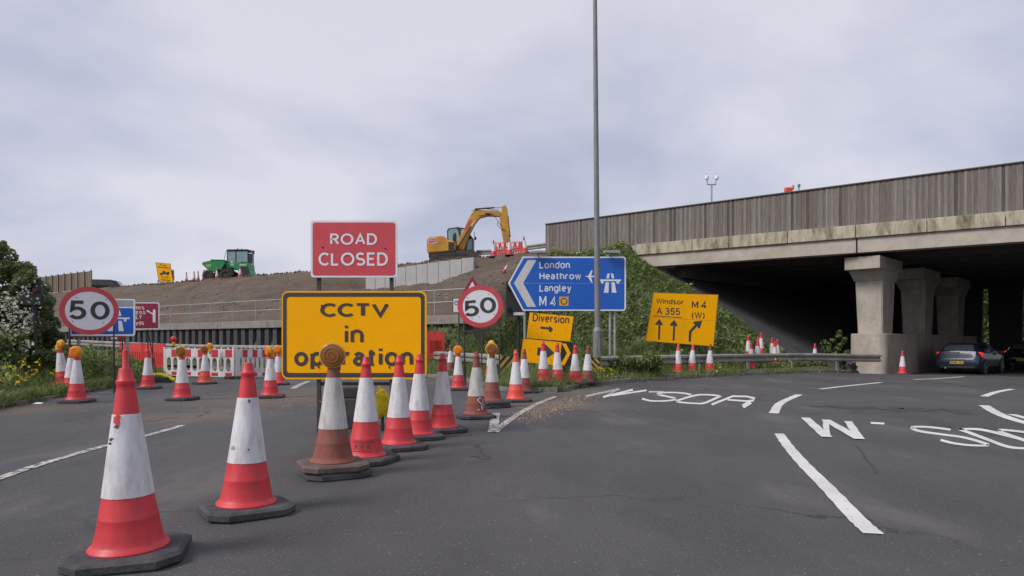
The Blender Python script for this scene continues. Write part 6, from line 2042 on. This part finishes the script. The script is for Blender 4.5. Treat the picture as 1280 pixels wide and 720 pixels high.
# young shrubs beside the pier
for (px, Y_, hh_, lab) in ((1052, 30.6, 1.35, 'taller young shrub beside the concrete pier plinth'), (1036, 30.3, .85, 'shorter young shrub left of the one by the pier')):
    a, b = gp(px, Y_)
    cl_ = [(rng.normal() * .14, rng.normal() * .14, .25 + hh_ * (q / 9), .16 - .008 * q) for q in range(10)]
    bush('young_shrub', lab, 'shrub', (a, b, hz(a, b)), cl_, 900, .085, IVY, trunk=.02, stems=4, group='young shrubs by the pier')
# small shrub growing over the right barrier
a, b = gp(792, 20.6)
bush('bank_shrub', 'leafy shrub spilling over the crash barrier right of the lamp column', 'shrub', (a, b, hz(a, b)), [(rng.normal() * .4, rng.normal() * .2, rng.uniform(.1, .55), rng.uniform(.12, .24)) for _ in range(16)], 5000, .055, IVY, trunk=.02)
# trees beyond the bridge
for i, (px, n_, lab) in enumerate(((1195, 76, 'tree seen through the first gap between the bridge piers'), (1235, 84, 'tree seen through the second gap between the bridge piers'), (1290, 78, 'tree seen at the right edge beyond the bridge'), (1120, 90, 'tree beyond the bridge hidden by the nearest piers'))):
    a, b = L(px, NL - n_)
    root = thing('roadside_tree', lab, 'tree', (a, b, -.75), 0, 'trees beyond the bridge')
    cl_ = [(rng.normal() * 1.8, rng.normal() * 1.8, rng.uniform(1.2, 7), rng.uniform(.8, 1.5)) for _ in range(36)]
    pts, idx = crown_pts(cl_, 9000)
    V_, T = leaves(pts, .26, .3, 1.3)
    put('crown', rawmesh('crown', V_, T, FARL, np.repeat(np.clip(rng.beta(2, 2, len(pts)), 0, 1), 4)), root)
    tb = MB().cyl((0, 0, -.1), (.1, .05, 3.2), .28, .16, 10)
    for q_ in cl_[:6]:
        tb.cyl((.08, .04, 2.4), q_[:3], .11, .03, 6)
    tb.build('trunk', WOODSTEM, root)

# black bag dumped on the plinth corner
c_ = gp(1067, 30.0)
bagr = thing('rubbish_bag', 'torn black rubbish bag lying by the concrete pier plinth', 'rubbish bag', (c_[0], c_[1], hz(*c_)))
grid_blob('bag', 0, 0, .38, .42, .2, .36, BLACK, bagr, 5.0, n=10, rough=.6)

# ------------------------------------------------------------------ loose stones and debris
def stones(name, label, pos, size, mat):
    pos = np.array(pos); n = len(pos)
    base = np.array([(1, 0, 0), (-1, 0, 0), (0, 1, 0), (0, -1, 0), (0, 0, 1), (0, 0, -1)], float)
    tri = np.array([(0, 2, 4), (2, 1, 4), (1, 3, 4), (3, 0, 4), (2, 0, 5), (1, 2, 5), (3, 1, 5), (0, 3, 5)])
    sc_ = (size * rng.uniform(.5, 1.4, n))[:, None, None] * rng.uniform(.6, 1.2, (n, 1, 3))
    an = rng.uniform(0, 6.28, n)
    V_ = base[None] * sc_
    xr = V_[..., 0] * np.cos(an)[:, None] - V_[..., 1] * np.sin(an)[:, None]; yr = V_[..., 0] * np.sin(an)[:, None] + V_[..., 1] * np.cos(an)[:, None]
    V_ = np.stack([xr, yr, V_[..., 2]], -1) + pos[:, None, :]
    T = (tri[None] + (np.arange(n) * 6)[:, None, None]).reshape(-1, 3)
    o = put(name, rawmesh(name, V_.reshape(-1, 3), T, mat)); tag(o, label, 'stones', kind='stuff')
GRAV = pm('tan gravel', (0.30, 0.23, 0.16), .4, 9, .9, world_co=True)
CLOD = pm('pale clods', (0.20, 0.165, 0.135), .35, 2, .9, world_co=True)
pos = []
for _ in range(900):
    f = rng.uniform(); px = 655 + 75 * f + rng.normal() * 12; py = 522 - 26 * f + rng.normal() * 4.5
    if py > 490.5:
        a, b = G(px, py); pos.append((a, b, float(gz(a, b)) + .004))
for _ in range(500):
    k = rng.integers(0, len(KR_vis) - 1); f = rng.uniform(); a = np.array(KR_vis[k]) * (1 - f) + np.array(KR_vis[k + 1]) * f
    a = a + rng.normal(size=2) * .12 + np.array([.15, -.18]); pos.append((a[0], a[1], float(gz(a[0], a[1])) + .003))
for _ in range(420):
    px = rng.normal(330, 60); py = rng.normal(500, 9)
    if py > 480:
        a, b = G(px, py); pos.append((a, b, .003))
for _ in range(260):
    k = rng.integers(3, len(KL_vis) - 1); f = rng.uniform(); a = np.array(KL_vis[k]) * (1 - f) + np.array(KL_vis[k + 1]) * f
    a = a + np.abs(rng.normal(size=2)) * np.array([.25, .0]) + np.array([.09, 0]); pos.append((a[0], a[1], .004))
stones('loose_gravel', 'tan gravel spilled on the road by the verge nose and kerbs', pos, .013, GRAV)
pos = []
for _ in range(1500):
    s0, t0 = rng.uniform(1.5, 45), rng.uniform(-.8, 11.4)
    if s0 > 5.6 - .35 * max(t0, 0):
        a, b = XY(s0, t0); pos.append((a, b, hz(a, b) + .02))
stones('earth_clods', 'pale stones and clods scattered over the brown earth bank', pos, .055, CLOD)
pos = []
for _ in range(500):
    s0 = rng.uniform(9, 60); a, b = XY(s0, rng.uniform(-.7, .2)); pos.append((a, b, hz(a, b) + .01))
stones('crest_rubble', 'rubble along the crest of the earth bank', pos, .11, EARTH)
